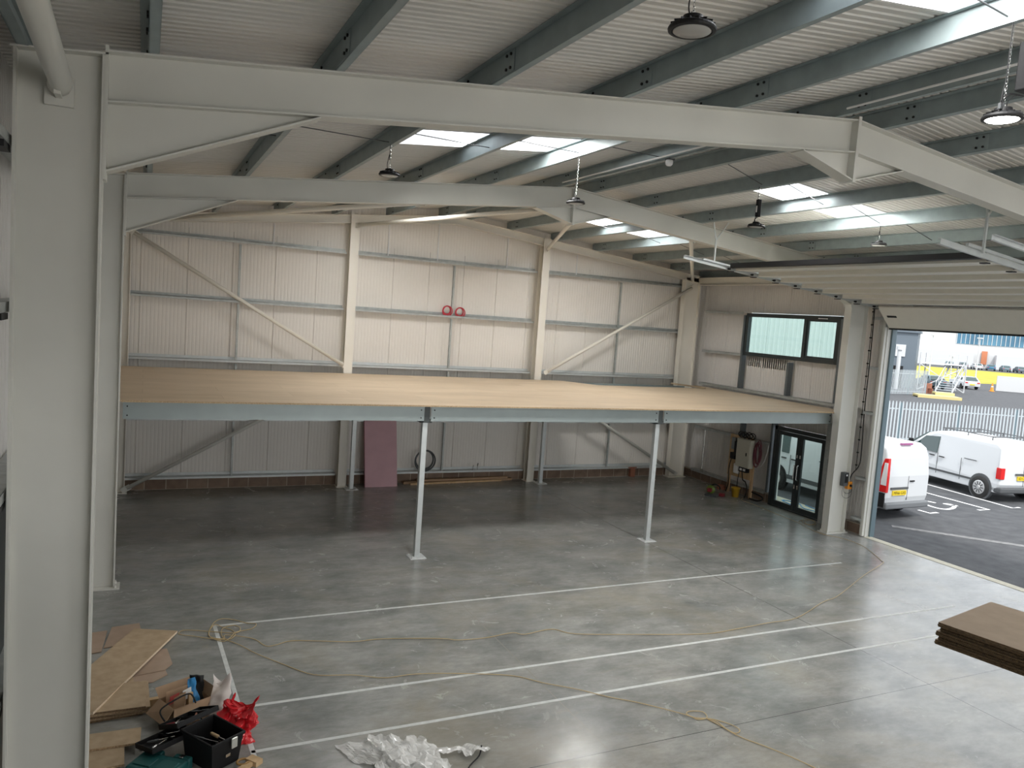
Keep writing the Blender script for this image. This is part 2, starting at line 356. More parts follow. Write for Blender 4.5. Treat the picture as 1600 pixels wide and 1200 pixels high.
# block plinths and threshold
mb = MB(); mb.box(XL+.01, XR-.01, 19.03, 19.14, 0, .235); struct(mb, 'trim_1', blockm, 'brown concrete block plinth along the gable wall')
mb = MB(); mb.box(15.3, 15.41, 15.36, 19.03, 0, .235); mb.box(15.3, 15.41, 12.3, 13.48, 0, .235); struct(mb, 'trim_2', blockm, 'brown concrete block plinth along the right wall')
mb = MB(); mb.box(15.2, 15.42, 7.0, 12.25, .001, .006); struct(mb, 'trim_3', mat('pale_concrete_sill', (.55, .52, .42), .8, var=.1), 'pale concrete threshold strip of the roller door')
# ------------------------------------------------------------------ portal frames
def H(mb, x0, x1, y, z0, z1, horizontal_flange_x=True, w=.19, tf=.016, tw=.012):   # vertical I column, flanges at x0 and x1
    mb.box(x0, x0+tf, y-w/2, y+w/2, z0, z1); mb.box(x1-tf, x1, y-w/2, y+w/2, z0, z1); mb.box(x0+tf, x1-tf, y-tw/2, y+tw/2, z0, z1)
def frame(Y, label, cm=cream, right=True):
    t = thing('portal_frame', (XA, Y, 0), label, 'steel frame', 'cream steel portal frames')
    W = .18; dep = .36; tf = .014; tw = .012
    for s in (-1, 1):
        def mx_(x): return x if s < 0 else 2*XA-x
        def xb(mb, a, b, *r):
            a, b = mx_(a), mx_(b); mb.box(min(a, b), max(a, b), *r)
        c = MB(); xb(c, -.85, -.85+.018, Y-.095, Y+.095, .02, 6.08); xb(c, -.318, -.3, Y-.095, Y+.095, .02, 6.14)
        a = [(-.832, 0, .02), (-.318, 0, .02), (-.318, 0, 6.14), (-.832, 0, 6.08)]
        c.prism([(mx_(p[0]), Y-.007, p[2]) for p in a], (0, .014, 0))
        c.prism([(mx_(p[0]), Y-.1, p[1]) for p in ((-.87, 6.075), (-.28, 6.137), (-.28, 6.15), (-.87, 6.088))], (0, .2, 0))
        c.build('column', cm, t)
        b = MB(); xb(b, -.92, -.23, Y-.14, Y+.14, 0, .02)
        for bx in (-.86, -.29):
            for by in (-.1, .1): b.lathe([(.018, .02), (.018, .045), (.008, .045), (.008, .07)], (mx_(bx), Y+by, 0), 6)
        b.build('base_plate', cm, t)
        # rafter
        r = MB(); x0, x1 = -.3, XA-.012
        def zt(x): return 6.17+SL*(x+.3)
        top = [(mx_(x0), Y, zt(x0)), (mx_(x1), Y, zt(x1))]
        def pl(xa_, xb_, o1, o2, hw, oa=None):
            oa = oa or (o1, o2)
            r.prism([(mx_(xa_), Y-hw, zt(xa_)-o1), (mx_(xb_), Y-hw, zt(xb_)-o1), (mx_(xb_), Y-hw, zt(xb_)-o2), (mx_(xa_), Y-hw, zt(xa_)-o2)], (0, 2*hw, 0))
        pl(x0, x1, 0, tf, W/2); pl(x0, x1, dep-tf, dep, W/2); pl(x0, x1, tf, dep-tf, tw/2)
        r.build('rafter', cm, t)
        # eaves haunch
        h = MB(); hz = 5.33; xe = 1.22; ze = zt(xe)-dep
        h.prism([(mx_(x0), Y-.006, zt(x0)-dep), (mx_(x0), Y-.006, hz), (mx_(xe), Y-.006, ze)], (0, .012, 0))
        h.prism([(mx_(x0), Y-W/2, hz-.014), (mx_(xe), Y-W/2, ze-.014), (mx_(xe), Y-W/2, ze), (mx_(x0), Y-W/2, hz)], (0, W, 0))
        h.prism([(mx_(x0), Y-.1, hz-.06), (mx_(x0+.022), Y-.1, hz-.06), (mx_(x0+.022), Y-.1, zt(x0)+.03), (mx_(x0), Y-.1, zt(x0)+.03)], (0, .2, 0))
        h.build('haunch', cm, t)
        g = MB(); xs_ = XA-.78; za, zb = zt(xs_)-dep, 6.30
        g.prism([(mx_(xs_), Y-.006, za), (mx_(x1), Y-.006, zt(x1)-dep), (mx_(x1), Y-.006, zb)], (0, .012, 0))
        g.prism([(mx_(xs_), Y-W/2, za-.014), (mx_(x1), Y-W/2, zb-.014), (mx_(x1), Y-W/2, zb), (mx_(xs_), Y-W/2, za)], (0, W, 0))
        g.prism([(mx_(XA-.022), Y-.1, zb-.03), (mx_(XA), Y-.1, zb-.03), (mx_(XA), Y-.1, zt(XA)+.03), (mx_(XA-.022), Y-.1, zt(XA)+.03)], (0, .2, 0))
        g.build('ridge_haunch', cm, t)
    return t
frame(6.455, 'large cream portal frame nearest the camera, its column filling the left edge')
frame(12.755, 'second cream portal frame, in front of the mezzanine deck')
# gable frame (lighter section, rafter on posts)
t = thing('gable_portal', (XA, 18.83, 0), 'slim cream end frame against the gable wall with corner columns', 'steel frame')
for s in (-1, 1):
    def mx_(x): return x if s < 0 else 2*XA-x
    c = MB()
    xs_ = sorted((mx_(-.85), mx_(-.3))); H(c, xs_[0], xs_[1], 18.83, .02, 6.05); c.build('corner_column', gcream, t)
    MB().box(min(xs_)-.05, max(xs_)+.05, 18.68, 18.98, 0, .02).build('base_plate', gcream, t)
    r = MB()
    def zt(x): return 6.17+SL*(x+.3)
    for o1, o2, hw in ((0, .012, .08), (.19, .202, .08), (.012, .19, .006)):
        r.prism([(mx_(-.85), 18.83-hw, zt(-.85)-o1), (mx_(XA), 18.83-hw, zt(XA)-o1), (mx_(XA), 18.83-hw, zt(XA)-o2), (mx_(-.85), 18.83-hw, zt(-.85)-o2)], (0, 2*hw, 0))
    r.build('rafter', gcream, t)
for px, lb in ((4.52, 'left'), (9.76, 'right')):
    t = thing('gable_post', (px, 18.83, 0), f'cream vertical gable post rising behind the mezzanine, the {lb} of two', 'steel post', 'gable posts')
    c = MB(); top = zr(px)-.2
    for yy in (18.72, 18.93): c.box(px-.105, px+.105, yy, yy+.014, .02, top+(.2 if yy < 18.8 else 0))
    c.box(px-.006, px+.006, 18.734, 18.93, .02, top); c.build('section', gcream, t)
    MB().box(px-.14, px+.14, 18.68, 18.98, 0, .02).build('base_plate', gcream, t)
# eaves beam, right wall of far bay
for Y0, Y1, nm in ((12.86, 18.72, 'far'), (6.56, 12.65, 'roller door')):
    c = MB(); c.box(14.94, 15.12, Y0, Y1, 6.05, 6.065); c.box(14.94, 15.12, Y0, Y1, 5.84, 5.855); c.box(15.02, 15.032, Y0, Y1, 5.855, 6.05)
    tag(c.build('eaves_beam', gcream), f'cream eaves beam along the top of the right wall in the {nm} bay', 'beam')
# eaves strut tube by the near column
t = thing('strut_tube', (-.57, 0, 5.9), 'thick cream steel tube running to the near left column', 'tube')
MB().tube([(-.58, 6.37, 5.87), (-.565, 6.3, 5.885), (-.42, -6, 5.98)], .075, 20).build('tube', cream, t, smooth=True)
MB().box(-.67, -.49, 6.40, 6.44, 5.74, 5.94).box(-.6, -.56, 6.26, 6.42, 5.79, 5.86).build('end_plate', cream, t)
# ------------------------------------------------------------------ purlins
PX = [-.02, 1.32, 2.66, 4.0, 5.34, 6.72, 7.46, 8.66, 10.0, 11.35, 12.72, 14.08]
ords = ['lowest', 'second', 'third', 'fourth', 'fifth', 'topmost']
for i, x in enumerate(PX):
    z = zr(x); left = x < XA
    o = ords[i] if left else ords[11-i]
    t = thing('roof_purlin', (x, 6.3, z), f'grey galvanised purlin under the {"left" if left else "right"} roof slope, {o} of six up from the eaves', 'purlin', 'galvanised roof purlins')
    sg = SL if left else -SL
    c = MB()
    def zz(a, b): return (x+a, YF+.1, z+sg*a+b)
    L = (0, YB-YF-.35, 0)
    c.prism([zz(-.003, 0), zz(.003, 0), zz(.003, .196), zz(-.003, .196)], L)
    c.prism([zz(0, 0), zz(.065, 0), zz(.065, .005), zz(0, .005)], L); c.prism([zz(.06, 0), zz(.065, 0), zz(.065, .02), zz(.06, .02)], L)
    c.prism([zz(-.065, .192), zz(0, .192), zz(0, .197), zz(-.065, .197)], L); c.build('section', galvd, t)
    for Y in (6.455, 12.755, 18.83):
        k = MB(); k.box(x-.011, x-.004, Y-.55, min(Y+.55, 19.0), z+.012, z+.188); k.build('sleeve', galvd, t)
        k = MB(); k.box(x+.006, x+.018, Y-.05, Y+.05, z, z+.17); k.build('cleat', mat('dark_cleat', (.06, .07, .07), .5) if 'dark_cleat' not in bpy.data.materials else bpy.data.materials['dark_cleat'], t)
        for yy in (Y-.49, Y-.41, Y+.45):
            if yy > 18.95: continue
            for hz in (.045, .155): MB().lathe([(.013, -.024), (.013, -.008)], (x, yy, z+hz), 6, 'x').build('bolt', blackm, t)
for x, lb in ((X0+.02, 'left'), (X1-.02, 'right')):
    s = 1 if lb == 'left' else -1
    c = MB(); z = zr(x)-.02; c.box(x-.004, x+.004, YF+.1, 19.0, z, z+.195); c.box(min(x, x+s*.07), max(x, x+s*.07), YF+.1, 19.0, z, z+.005); c.box(min(x, x+s*.07), max(x, x+s*.07), YF+.1, 19.0, z+.188, z+.193)
    tag(c.build('eaves_purlin', galvd), f'dark galvanised gutter purlin along the {lb} eaves', 'purlin')
# sag rods between purlins at mid bay
bays = {3.5: 'near', 9.4: 'middle', 15.7: 'far'}
for Y, bn in bays.items():
    for i in range(11):
        if i == 5: continue
        a, b = PX[i], PX[i+1]; side = 'left' if i < 5 else 'right'
        za, zb = zr(a)+(.05 if i < 5 else .15), zr(b)+(.15 if i < 5 else .05)
        if i < 5: za, zb = zr(a)+.15, zr(b)+.05
        k = (i+1) if i < 5 else (11-i)
        tag(MB().tube([(a, Y-.12, za), (b, Y+.12, zb)], .006, 6).build('sag_rod', greym), f'thin dark tie rod, {side} slope of the {bn} bay, {ords[k-1]} gap up from the eaves', 'tie rod', 'tie rods between purlins')
# double purlin (paired member) near ridge: smoke detector and strips standing in for the bright purlin flange
t = thing('smoke_detector', (6.7, 9.35, 6.83), 'small white round smoke detector under a ridge purlin', 'smoke detector')
MB().lathe([(.02, .085), (.05, .08), (.055, .05), (.05, .02), (.03, 0)], (6.74, 9.35, 6.82), 16).build('head', white, t, smooth=True)
MB().box(6.70, 6.80, 9.3, 9.4, 6.9, 6.925).build('bracket', greym, t)
for ya, yb, x in ((6.8, 12.3, 6.62), (-2, 6.1, 6.6)):
    tag(MB().tube([(x, ya, zr(x)+.03), (x, yb, zr(x)+.03)], .012, 8).build('flange_strip', white), 'white strip standing in for the bright flange of the topmost left-slope purlin, '+('middle bay' if ya > 0 else 'near bay'), 'flange_strip')
# ------------------------------------------------------------------ wall girts
def zgirt(name, p0, p1, axis, inward, label, m=galv, d=.18):
    """Z rail: horizontal web against cladding, front lip"""
    c = MB()
    if axis == 'x':
        x0, x1 = p0[0], p1[0]; y, z = p0[1], p0[2]
        c.box(x0, x1, y, y+d, z-.003, z+.003); c.box(x0, x1, y, y+.006, z-.05, z+.003); c.box(x0, x1, y+d-.006, y+d, z, z+.065)
    else:
        y0, y1 = p0[1], p1[1]; x, z = p0[0], p0[2]; s = inward
        a, b = sorted((x, x-s*d)); c.box(a, b, y0, y1, z-.003, z+.003)
        a, b = sorted((x, x-s*.006)); c.box(a, b, y0, y1, z-.065, z+.003)
    return tag(c.build(name, m), label, 'wall rail')
GZ = [.30, 1.66, 3.03, 4.42, 5.79]
hn = ['bottom rail just above the block plinth', 'rail just under the mezzanine deck', 'rail just above the mezzanine deck', 'middle rail of the upper gable', 'top rail of the upper gable']
for z, h in zip(GZ, hn):
    for (x0, x1, b) in ((-.95, 4.40, 'left'), (4.64, 9.64, 'middle'), (9.88, 15.15, 'right')):
        zgirt('wall_rail', (x0, 18.955, z), (x1, 0, z), 'x', 1, f'galvanised {h}, {b} bay', galvl if z < 3.5 else galv)
def upright(name, x, y, z0, z1, label, m=galv, w=.05, d=.05):
    return tag(MB().box(x-w/2, x-w/2+.005, y, y+d, z0, z1).box(x-w/2, x+w/2, y, y+.005, z0, z1).build(name, m), label, 'upright')
for x, b in ((1.95, 'left'), (7.24, 'middle'), (12.4, 'right')):
    for z0, z1, h in ((.31, 1.585, 'under the mezzanine'), (1.67, 2.95, 'at deck level'), (3.04, 4.34, 'just above the deck'), (4.43, 5.71, 'in the upper gable')):
        upright('rail_strut', x, 18.98, z0, z1, f'thin galvanised strut between gable rails {h}, {b} bay')
for x, b in ((2.7, 'leftmost'), (5.48, 'second'), (6.8, 'third'), (8.78, 'fourth'), (10.95, 'fifth')):
    tag(MB().box(x-.012, x+.012, 19.12, 19.145, 5.8, zr(x)-.03).build('lining_strap', white), f'thin white vertical strap above the top gable rail, {b} of five from the left', 'strap')
# left wall rails
for z, h in ((1.45, 'lowest'), (3.0, 'second'), (4.35, 'third'), (5.5, 'topmost')):
    t = thing('side_rail', (-.9, 6, z), f'galvanised rail on the left side wall behind the near column, {h} of four', 'wall rail', 'left wall rails')
    c = MB(); c.box(-1.06, -.87, YF, 18.9, z-.003, z+.003); c.box(-.875, -.869, YF, 18.9, z-.07, z+.003); c.build('section', galv, t)
    for yy in (6.2, 12.5):
        MB().box(-.99, -.868, yy-.03, yy+.25, z-.12, z-.075).build('bracket', blackm, t)
tag(MB().box(-1.06, -.99, 5.6, 9.0, 0, 2.75).build('side_shutter', anthr), 'dark panel low on the left wall behind the near column', 'panel')
# right wall rails, far bay
for z, y0, y1, h in ((5.1, 16.95, 18.6, 'level with the window head'), (3.93, 16.95, 18.6, 'level with the window sill'), (2.95, 12.9, 18.6, 'just above the mezzanine deck'),
                  (1.63, 15.5, 18.6, 'above the electrical board'), (.30, 15.5, 18.6, 'bottom rail above the plinth')):
    zgirt('wall_rail', (15.2, y0, z), (0, y1, z), 'y', -1, f'galvanised rail on the right wall {h}', galv)
for z, h in ((5.1, 'top'), (3.95, 'second'), (2.9, 'third'), (1.35, 'fourth'), (.4, 'lowest')):
    zgirt('wall_rail', (15.22, 12.28, z), (0, 12.66, z), 'y', -1, f'short pale rail between the door column and roller door jamb, {h} of five', galvl, .15)
for y, z0, z1, h in ((16.88, 2.96, 5.02, 'left of the window'), (15.1, 2.96, 3.83, 'below the window mullion'), (13.5, 2.96, 5.02, 'right of the window'), (16.6, 1.64, 2.5, 'above the electrical board'), (15.42, .3, 2.5, 'left of the glazed door')):
    tag(MB().box(15.2, 15.36, y-.03, y+.04, z0, z1).build('framing_post', mat('dark_galvanised_post', (.12, .14, .15), .45, .4) if 'dark_galvanised_post' not in bpy.data.materials else bpy.data.materials['dark_galvanised_post']), f'grey steel framing post {h} on the right wall', 'upright')
tag(MB().box(15.08, 15.3, 13.38, 13.5, 0, 2.5).build('door_jamb_post', galv), 'grey steel post right of the glazed entrance door', 'upright')
tag(MB().tube([(15.2, 18.1, .38), (15.2, 18.1, 1.55)], .016, 8).box(15.17, 15.23, 18.06, 18.14, .30, .38).build('wall_pipe', chrome), 'thin bright vertical pipe on the right wall near the far corner', 'pipe')
# ------------------------------------------------------------------ diagonal braces
def brace(p0, p1, label, m=gcream, r=.044):
    t = thing('diagonal_brace', p0, label, 'brace')
    p0, p1 = Vector(p0), Vector(p1); d = (p1-p0).normalized()
    MB().tube([p0+d*.12, p1-d*.12], r, 14).build('tube', m, t, smooth=True)
    for p, s in ((p0, 1), (p1, -1)):
        MB().bar(p, p+d*s*.2, .012, .12, (0, 0, 1) if abs(d.z) < .95 else (1, 0, 0)).build('end_plate', m, t)
brace((-.36, 18.72, 5.78), (4.5, 18.72, 2.98), 'cream diagonal brace on the upper gable, falling to the right from the left corner')
brace((9.95, 18.72, 3.02), (14.82, 18.72, 5.80), 'cream diagonal brace on the upper gable, rising to the right corner column')
brace((-.36, 18.72, .06), (4.4, 18.72, 2.72), 'grey-white diagonal brace under the mezzanine, rising from the left corner', cream)
brace((14.78, 18.72, .08), (10.05, 18.72, 2.72), 'grey-white diagonal brace under the mezzanine, falling to the right corner', cream)
brace((4.52, 18.7, 6.42), (7.0, 12.9, 6.6), 'cream roof brace from the left gable post towards the ridge of the second frame')
brace((9.76, 18.7, 6.38), (7.4, 12.9, 6.6), 'cream roof brace from the right gable post towards the ridge of the second frame')
brace((14.7, 18.7, 5.95), (10.0, 12.9, 6.35), 'cream roof brace from the right corner column to the second frame')
brace((-.4, 18.7, 5.95), (4.3, 12.9, 6.35), 'cream roof brace from the left corner column to the second frame')
# ------------------------------------------------------------------ mezzanine
DZ = 2.84
t = thing('mezzanine_deck', (7, 15.5, DZ-.05), 'large pale chipboard mezzanine deck across the back of the hall', 'mezzanine floor')
poly = [(-1.05, 12.87), (-.29, 12.87), (-.29, 12.84), (14.62, 12.84), (14.62, 12.9), (15.12, 12.9), (15.12, 18.68), (14.6, 17.72), (11.05, 17.66), (10.45, 18.66), (-1.05, 18.66)]
MB().prism([(a, b, DZ-.022) for a, b in poly], (0, 0, .022)).build('decking', deckm, t)
MB().box(-.28, 14.62, 12.832, 12.84, DZ-.026, DZ+.001).build('front_edge', chipe, t)
t = thing('loose_board', (14.5, 18.0, DZ), 'loose chipboard piece lying at the right back corner of the deck opening', 'board')
MB(Matrix.Translation((14.3, 17.95, DZ+.03)) @ Matrix.Rotation(-.7, 4, 'Z') @ Matrix.Rotation(.05, 4, 'Y')).box(-.5, .5, -.15, .15, 0, .022).build('panel', chip, t)
xs_ = [(-.26, 4.55, 'left'), (4.68, 9.65, 'middle'), (9.79, 14.6, 'right')]
for x0, x1, h in xs_:
    t = thing('mezzanine_beam', ((x0+x1)/2, 13.0, DZ-.3), f'blue-grey steel channel edge beam on the front of the mezzanine, {h} span', 'beam', 'mezzanine edge beams')
    c = MB(); c.box(x0, x1, 12.98, 12.99, DZ-.30, DZ-.024); c.box(x0, x1, 12.99, 13.06, DZ-.30, DZ-.294); c.box(x0, x1, 12.99, 13.06, DZ-.03, DZ-.024); c.build('channel', beamg, t)
    for xx in (x0+.06, x1-.06):
        for zz_ in (.08, .22): MB().lathe([(.012, -.012), (.012, 0)], (xx, 12.98, DZ-.024-zz_), 6, 'y').build('bolt', blackm, t)
for x0, x1, h in xs_:
    tag(MB().box(x0, x1, 18.5, 18.52, DZ-.30, DZ-.024).box(x0, x1, 18.52, 18.58, DZ-.3, DZ-.294).build('mezzanine_rear_beam', beamg), f'blue-grey steel beam under the back of the mezzanine, {h} span', 'beam')
for px, py, h in ((4.61, 13.12, 'front mezzanine post, the left of the two standing free'), (9.72, 13.12, 'front mezzanine post, the right of the two standing free'),
                  (4.7, 18.5, 'rear mezzanine post beside the left gable post'), (9.96, 18.5, 'rear mezzanine post beside the right gable post')):
    t = thing('mezzanine_post', (px, py, 0), 'pale square steel '+h, 'post', 'mezzanine posts')
    a = .05
    top = DZ-.34
    MB().box(px-a, px+a, py-a, py+a, .012, top).build('shaft', galvl, t, bevel=.006)
    c = MB(); c.box(px-.15, px+.15, py-.15, py+.15, 0, .012)
    for sx in (-.11, .11):
        for sy in (-.11, .11): c.lathe([(.012, .012), (.012, .03)], (px+sx, py+sy, 0), 6)
    c.build('base_plate', mat('white_base_plate', (.7, .72, .72), .5) if 'white_base_plate' not in bpy.data.materials else bpy.data.materials['white_base_plate'], t)
    MB().box(px-.11, px+.11, py-.1, py+.1, top, top+.012).box(px-.055, px+.055, py-.12, py-.1, top+.012, DZ-.026).box(px-.055, px-.045, py-.1, py+.1, top+.012, DZ-.026).box(px+.045, px+.055, py-.1, py+.1, top+.012, DZ-.026).build('head_cleat', bpy.data.materials['dark_cleat'], t)
# near mezzanine below the camera
t = thing('near_mezzanine', (5, -1, 2.78), 'chipboard mezzanine deck under the camera, just outside the photo', 'mezzanine floor')
MB().box(-.2, 12, -4.0, 1.45, 3.04, 3.062).build('decking', deckm, t)
MB().box(-.2, 12, 1.38, 1.45, 2.76, 3.04).box(-.2, 12, -4.0, -3.93, 2.76, 3.04).build('edge_beam', galvl, t)
for xx in (0, 4, 8, 11.8):
    for yy in (1.41, -3.96):
        MB().box(xx-.05, xx+.05, yy-.05, yy+.05, 0, 2.76).build('post', galvl, t)
layer_edge = mat('dark_brown_board_edge', (.11, .07, .035), .9, col2=(.21, .14, .08), scale=80, bump=.4, bscale=120)
# stack of boards on it at bottom right of the photo
u = Vector((.2, -.98, 0)).normalized(); wv = Vector((.98, .2, 0)).normalized()
for i in range(5):
    off = [(0, .012), (.006, 0), (-.004, .01), (.006, -.004), (-.006, .004)][i]
    c = MB(); A = Vector((3.525, 2.355, 3.063+.0225*i))+wv*off[0]-u*off[1]
    c.prism([A, A+wv*.6, A+wv*.6+u*2.4, A+u*2.4], (0, 0, .0215))
    pos = ['bottom board', 'second board up', 'middle board', 'second board from top', 'top board'][i]
    t = thing('chipboard_sheet', A+u*1.2, f'brown chipboard sheet in the stack at bottom right, {pos}', 'board', 'stack of chipboard at bottom right')
    c.build('core', chiped if i % 2 else layer_edge, t)
    MB().prism([A+Vector((0, 0, .0216)), A+wv*.6+Vector((0, 0, .0216)), A+wv*.6+u*2.4+Vector((0, 0, .0216)), A+u*2.4+Vector((0, 0, .0216))], (0, 0, .0006)).build('face', chipd, t)
    g = MB(); g.prism([A+u*.0+wv*-.006+Vector((0, 0, .007)), A+Vector((0, 0, .007)), A+u*2.4+Vector((0, 0, .007)), A+u*2.4-wv*.006+Vector((0, 0, .007))], (0, 0, .007)); g.build('tongue', chiped, t)
# ------------------------------------------------------------------ sectional roller door
def zt_(x): return 5.33+.107*(14.7-x)
t = thing('door_1', (13, 9.75, 4.85), 'white sectional overhead door, raised, its panels following the roof slope', 'garage door'); t['kind'] = 'structure'
dy0, dy1 = 7.0, 12.16
secs = 7; pitch = .605; ang = math.atan(.107)
for i in range(secs):
    xa = 14.72-i*pitch*math.cos(ang); xb = xa-pitch*math.cos(ang)+.006
    prof = []
    for q, dz in ((0, .035), (.02, .03), (.47, -.03), (.52, -.036), (.53, -.03), (.515, .05), (.60, .06), (.605, .09), (0, .09)):
        f = q/.605; x = xa+(xb-xa)*f; prof.append((x, dy0, zt_(x)+dz))
    MB().prism(prof, (0, dy1-dy0, 0)).build('door_panel', doorwhite, t)
# last panel hanging down to the head of the opening
MB().prism([(14.74, dy0, 5.30), (15.17, dy0, 4.86), (15.20, dy0, 4.885), (14.77, dy0, 5.335)], (0, dy1-dy0, 0)).build('bottom_panel', doorwhite, t)
MB().box(15.165, 15.21, dy0, dy1, 4.825, 4.862).build('rubber_seal', rubber, t)
MB(Matrix.Translation((14.93, 11.93, 5.11)) @ Matrix.Rotation(math.radians(45.6), 4, 'Y')).box(-.028, .028, -.12, .12, -.012, .004).build('pull_handle', black, t, bevel=.01)
xe = 14.72-secs*pitch*math.cos(ang)
MB().prism([(xe, dy0, zt_(xe)-.01), (xe-.06, dy0, zt_(xe)-.0), (xe-.06, dy0, zt_(xe)+.09), (xe, dy0, zt_(xe)+.08)], (0, dy1-dy0, 0)).build('top_seal', blackm, t)
for yy, s in ((12.28, 1), (6.93, -1)):
    side = 'far' if s > 0 else 'near'
    c = MB(); a, b = (14.85, zt_(14.85)), (9.4, zt_(9.4))
    for dz in (-.035, .035): c.bar((a[0], yy, a[1]+dz), (b[0], yy, b[1]+dz), .045, .006)
    c.bar((a[0], yy+s*.022, a[1]), (b[0], yy+s*.022, b[1]), .004, .075); c.build('overhead_track', galvl, t, label=f'pale steel overhead track on the {side} side')
    c = MB(); c.bar((13.2, yy+s*.05, zt_(13.2)+.06), (9.3+.6, yy+s*.05, zt_(9.9)+.06), .04, .04); c.build('track_angle', galvl, t)
    # curved corner and vertical track
    pts = smoothpath([(14.85, yy, zt_(14.85)), (15.06, yy, 5.26), (15.17, yy, 5.10), (15.2, yy, 4.9), (15.2, yy, 4.4), (15.2, yy, .02)], 4)
    c = MB()
    for p, q in zip(pts, pts[1:]): c.bar(p, q, .05, .075, (1, 0, .01))
    c.build('vertical_track', cream, t)
    c = MB()
    for i in range(8):
        x = 14.72-i*pitch*math.cos(ang); y2 = yy-s*.03
        c.lathe([(.022, -.025), (.022, .025)], (x, y2, zt_(x)-.015), 10, 'y'); c.box(x-.05, x+.04, min(y2, y2-s*.1), max(y2, y2-s*.1), zt_(x)-.075, zt_(x)-.06)
    c.build('rollers', blackm, t)
    MB().box(15.24, 15.36, min(yy-s*.04, yy+s*.12), max(yy-s*.04, yy+s*.12), 0, 5.0).build('jamb', cream, t)
    # hangers to the roof steel
    c = MB(); hx = 10.2; zz0 = zt_(hx)
    c.bar((hx, yy+s*.08, zz0), (hx, yy+s*.08, 6.35), .03, .03, (1, 0, 0)); c.bar((hx, yy+s*.08, 6.3), (hx-.1, yy+s*.08, zr(hx)+.05), .02, .02, (1, 0, 0))
    c.bar((hx, yy+s*.08, 6.3), (hx+.28, yy+s*.08, zr(hx)+.05), .02, .02, (1, 0, 0)); c.build('hanger', galvl, t)
c = MB(); a, b = (14.8, zt_(14.8)), (9.39, zt_(9.39))
for dz in (-.035, .035): c.bar((a[0], 6.2, a[1]+dz), (b[0], 6.2, b[1]+dz), .045, .006)
c.bar((a[0], 6.222, a[1]), (b[0], 6.222, b[1]), .004, .075)
tag(c.build('overhead_track', galvl), 'pale steel overhead track of a neighbouring door at the right edge of the photo', 'door track')
# outside blue-grey reveal
c = MB(); c.box(15.36, 15.5, 12.2, 12.32, 0, 5.0); c.box(15.36, 15.5, 6.88, 7.0, 0, 5.0); c.box(15.36, 15.5, 7.0, 12.2, 4.87, 5.0)
struct(c, 'trim_4', bluegrey, 'blue-grey flashing around the roller door opening')
# ------------------------------------------------------------------ glazed double door and window on right wall
t = thing('door_2', (15.28, 14.43, 0), 'dark framed glazed double entrance door below the mezzanine', 'door'); t['kind'] = 'structure'
xf0, xf1 = 15.2, 15.27
c = MB(); c.box(xf0, xf1, 13.52, 13.62, 0, 2.14); c.box(xf0, xf1, 15.22, 15.32, 0, 2.14); c.box(xf0, xf1, 13.52, 15.32, 2.04, 2.14); c.box(xf0, xf1+.1, 13.62, 15.22, 0, .03); c.build('door_frame', anthr, t, bevel=.004)
for (y0, y1, h) in ((13.625, 14.415, 'right'), (14.425, 15.215, 'left')):
    c = MB(); c.box(xf0+.01, xf1, y0, y0+.10, .04, 2.03); c.box(xf0+.01, xf1, y1-.10, y1, .04, 2.03); c.box(xf0+.01, xf1, y0+.1, y1-.1, .04, .17); c.box(xf0+.01, xf1, y0+.1, y1-.1, 1.93, 2.03)
    lf = c.build('door_leaf', anthr, t, bevel=.003)
    MB().box(xf0+.035, xf0+.045, y0+.1, y1-.1, .17, 1.93).build('pane', glass, lf)
    yy = 14.37 if h == 'right' else 14.47
    for xx, sg in ((xf0-.06, 1),):
        MB().tube(smoothpath([(xf0+.01, yy, .86), (xx, yy, .87), (xx-.005, yy, .95), (xx-.005, yy, 1.15), (xx, yy, 1.23), (xf0+.01, yy, 1.24)], 4), .014, 8).build('pull_handle', chrome, lf, smooth=True)
    MB().box(xf0+.003, xf0+.01, yy-.02, yy+.02, .62, .72).box(xf0+.003, xf0+.01, yy-.02, yy+.02, 1.42, 1.50).build('lock_plate', chrome, lf)
t = thing('window_1', (15.3, 15.2, 3.9), 'dark framed two-light window high on the right wall', 'window'); t['kind'] = 'structure'
c = MB()
for b in ((13.55, 13.65, 3.9, 5.08), (16.74, 16.84, 3.9, 5.08), (13.65, 16.74, 3.9, 4.0), (13.65, 16.74, 4.98, 5.08), (14.62, 14.72, 4.0, 4.98)): c.box(15.22, 15.34, *b)
c.build('window_frame', anthr, t, bevel=.004)
for (y0, y1) in ((13.65, 14.62), (14.72, 16.74)):
    MB().box(15.29, 15.30, y0, y1, 4.0, 4.98).build('pane', glass, t)
    c = MB()
    if y1 < 15: c.box(15.24, 15.28, y0, y1, 4.0, 4.05); c.box(15.24, 15.28, y0, y1, 4.93, 4.98); c.box(15.24, 15.28, y0, y0+.05, 4.05, 4.93); c.box(15.24, 15.28, y1-.05, y1, 4.05, 4.93); c.build('casement', anthr, t)
MB().box(15.2, 15.22, 13.95, 14.25, 5.0, 5.02).build('trickle_vent', chrome, t)
# neighbouring pale clad unit seen through the window
c = MB(); c.ribs((36.5, 30, 0), (-.894, .447, 0), (0, 0, 1), (-.447, -.894, 0), 26, 9, pitch=.25, dep=.03); c.prism([(36.5, 30.1, 0), (40, 37, 0), (17, 48.5, 0), (13.4, 41.7, 0)], (0, 0, 9))
tag(c.build('neighbour_unit', mat('pale_blue_cladding', (.50, .56, .545), .5)), 'pale clad neighbouring unit seen through the high window', 'building')
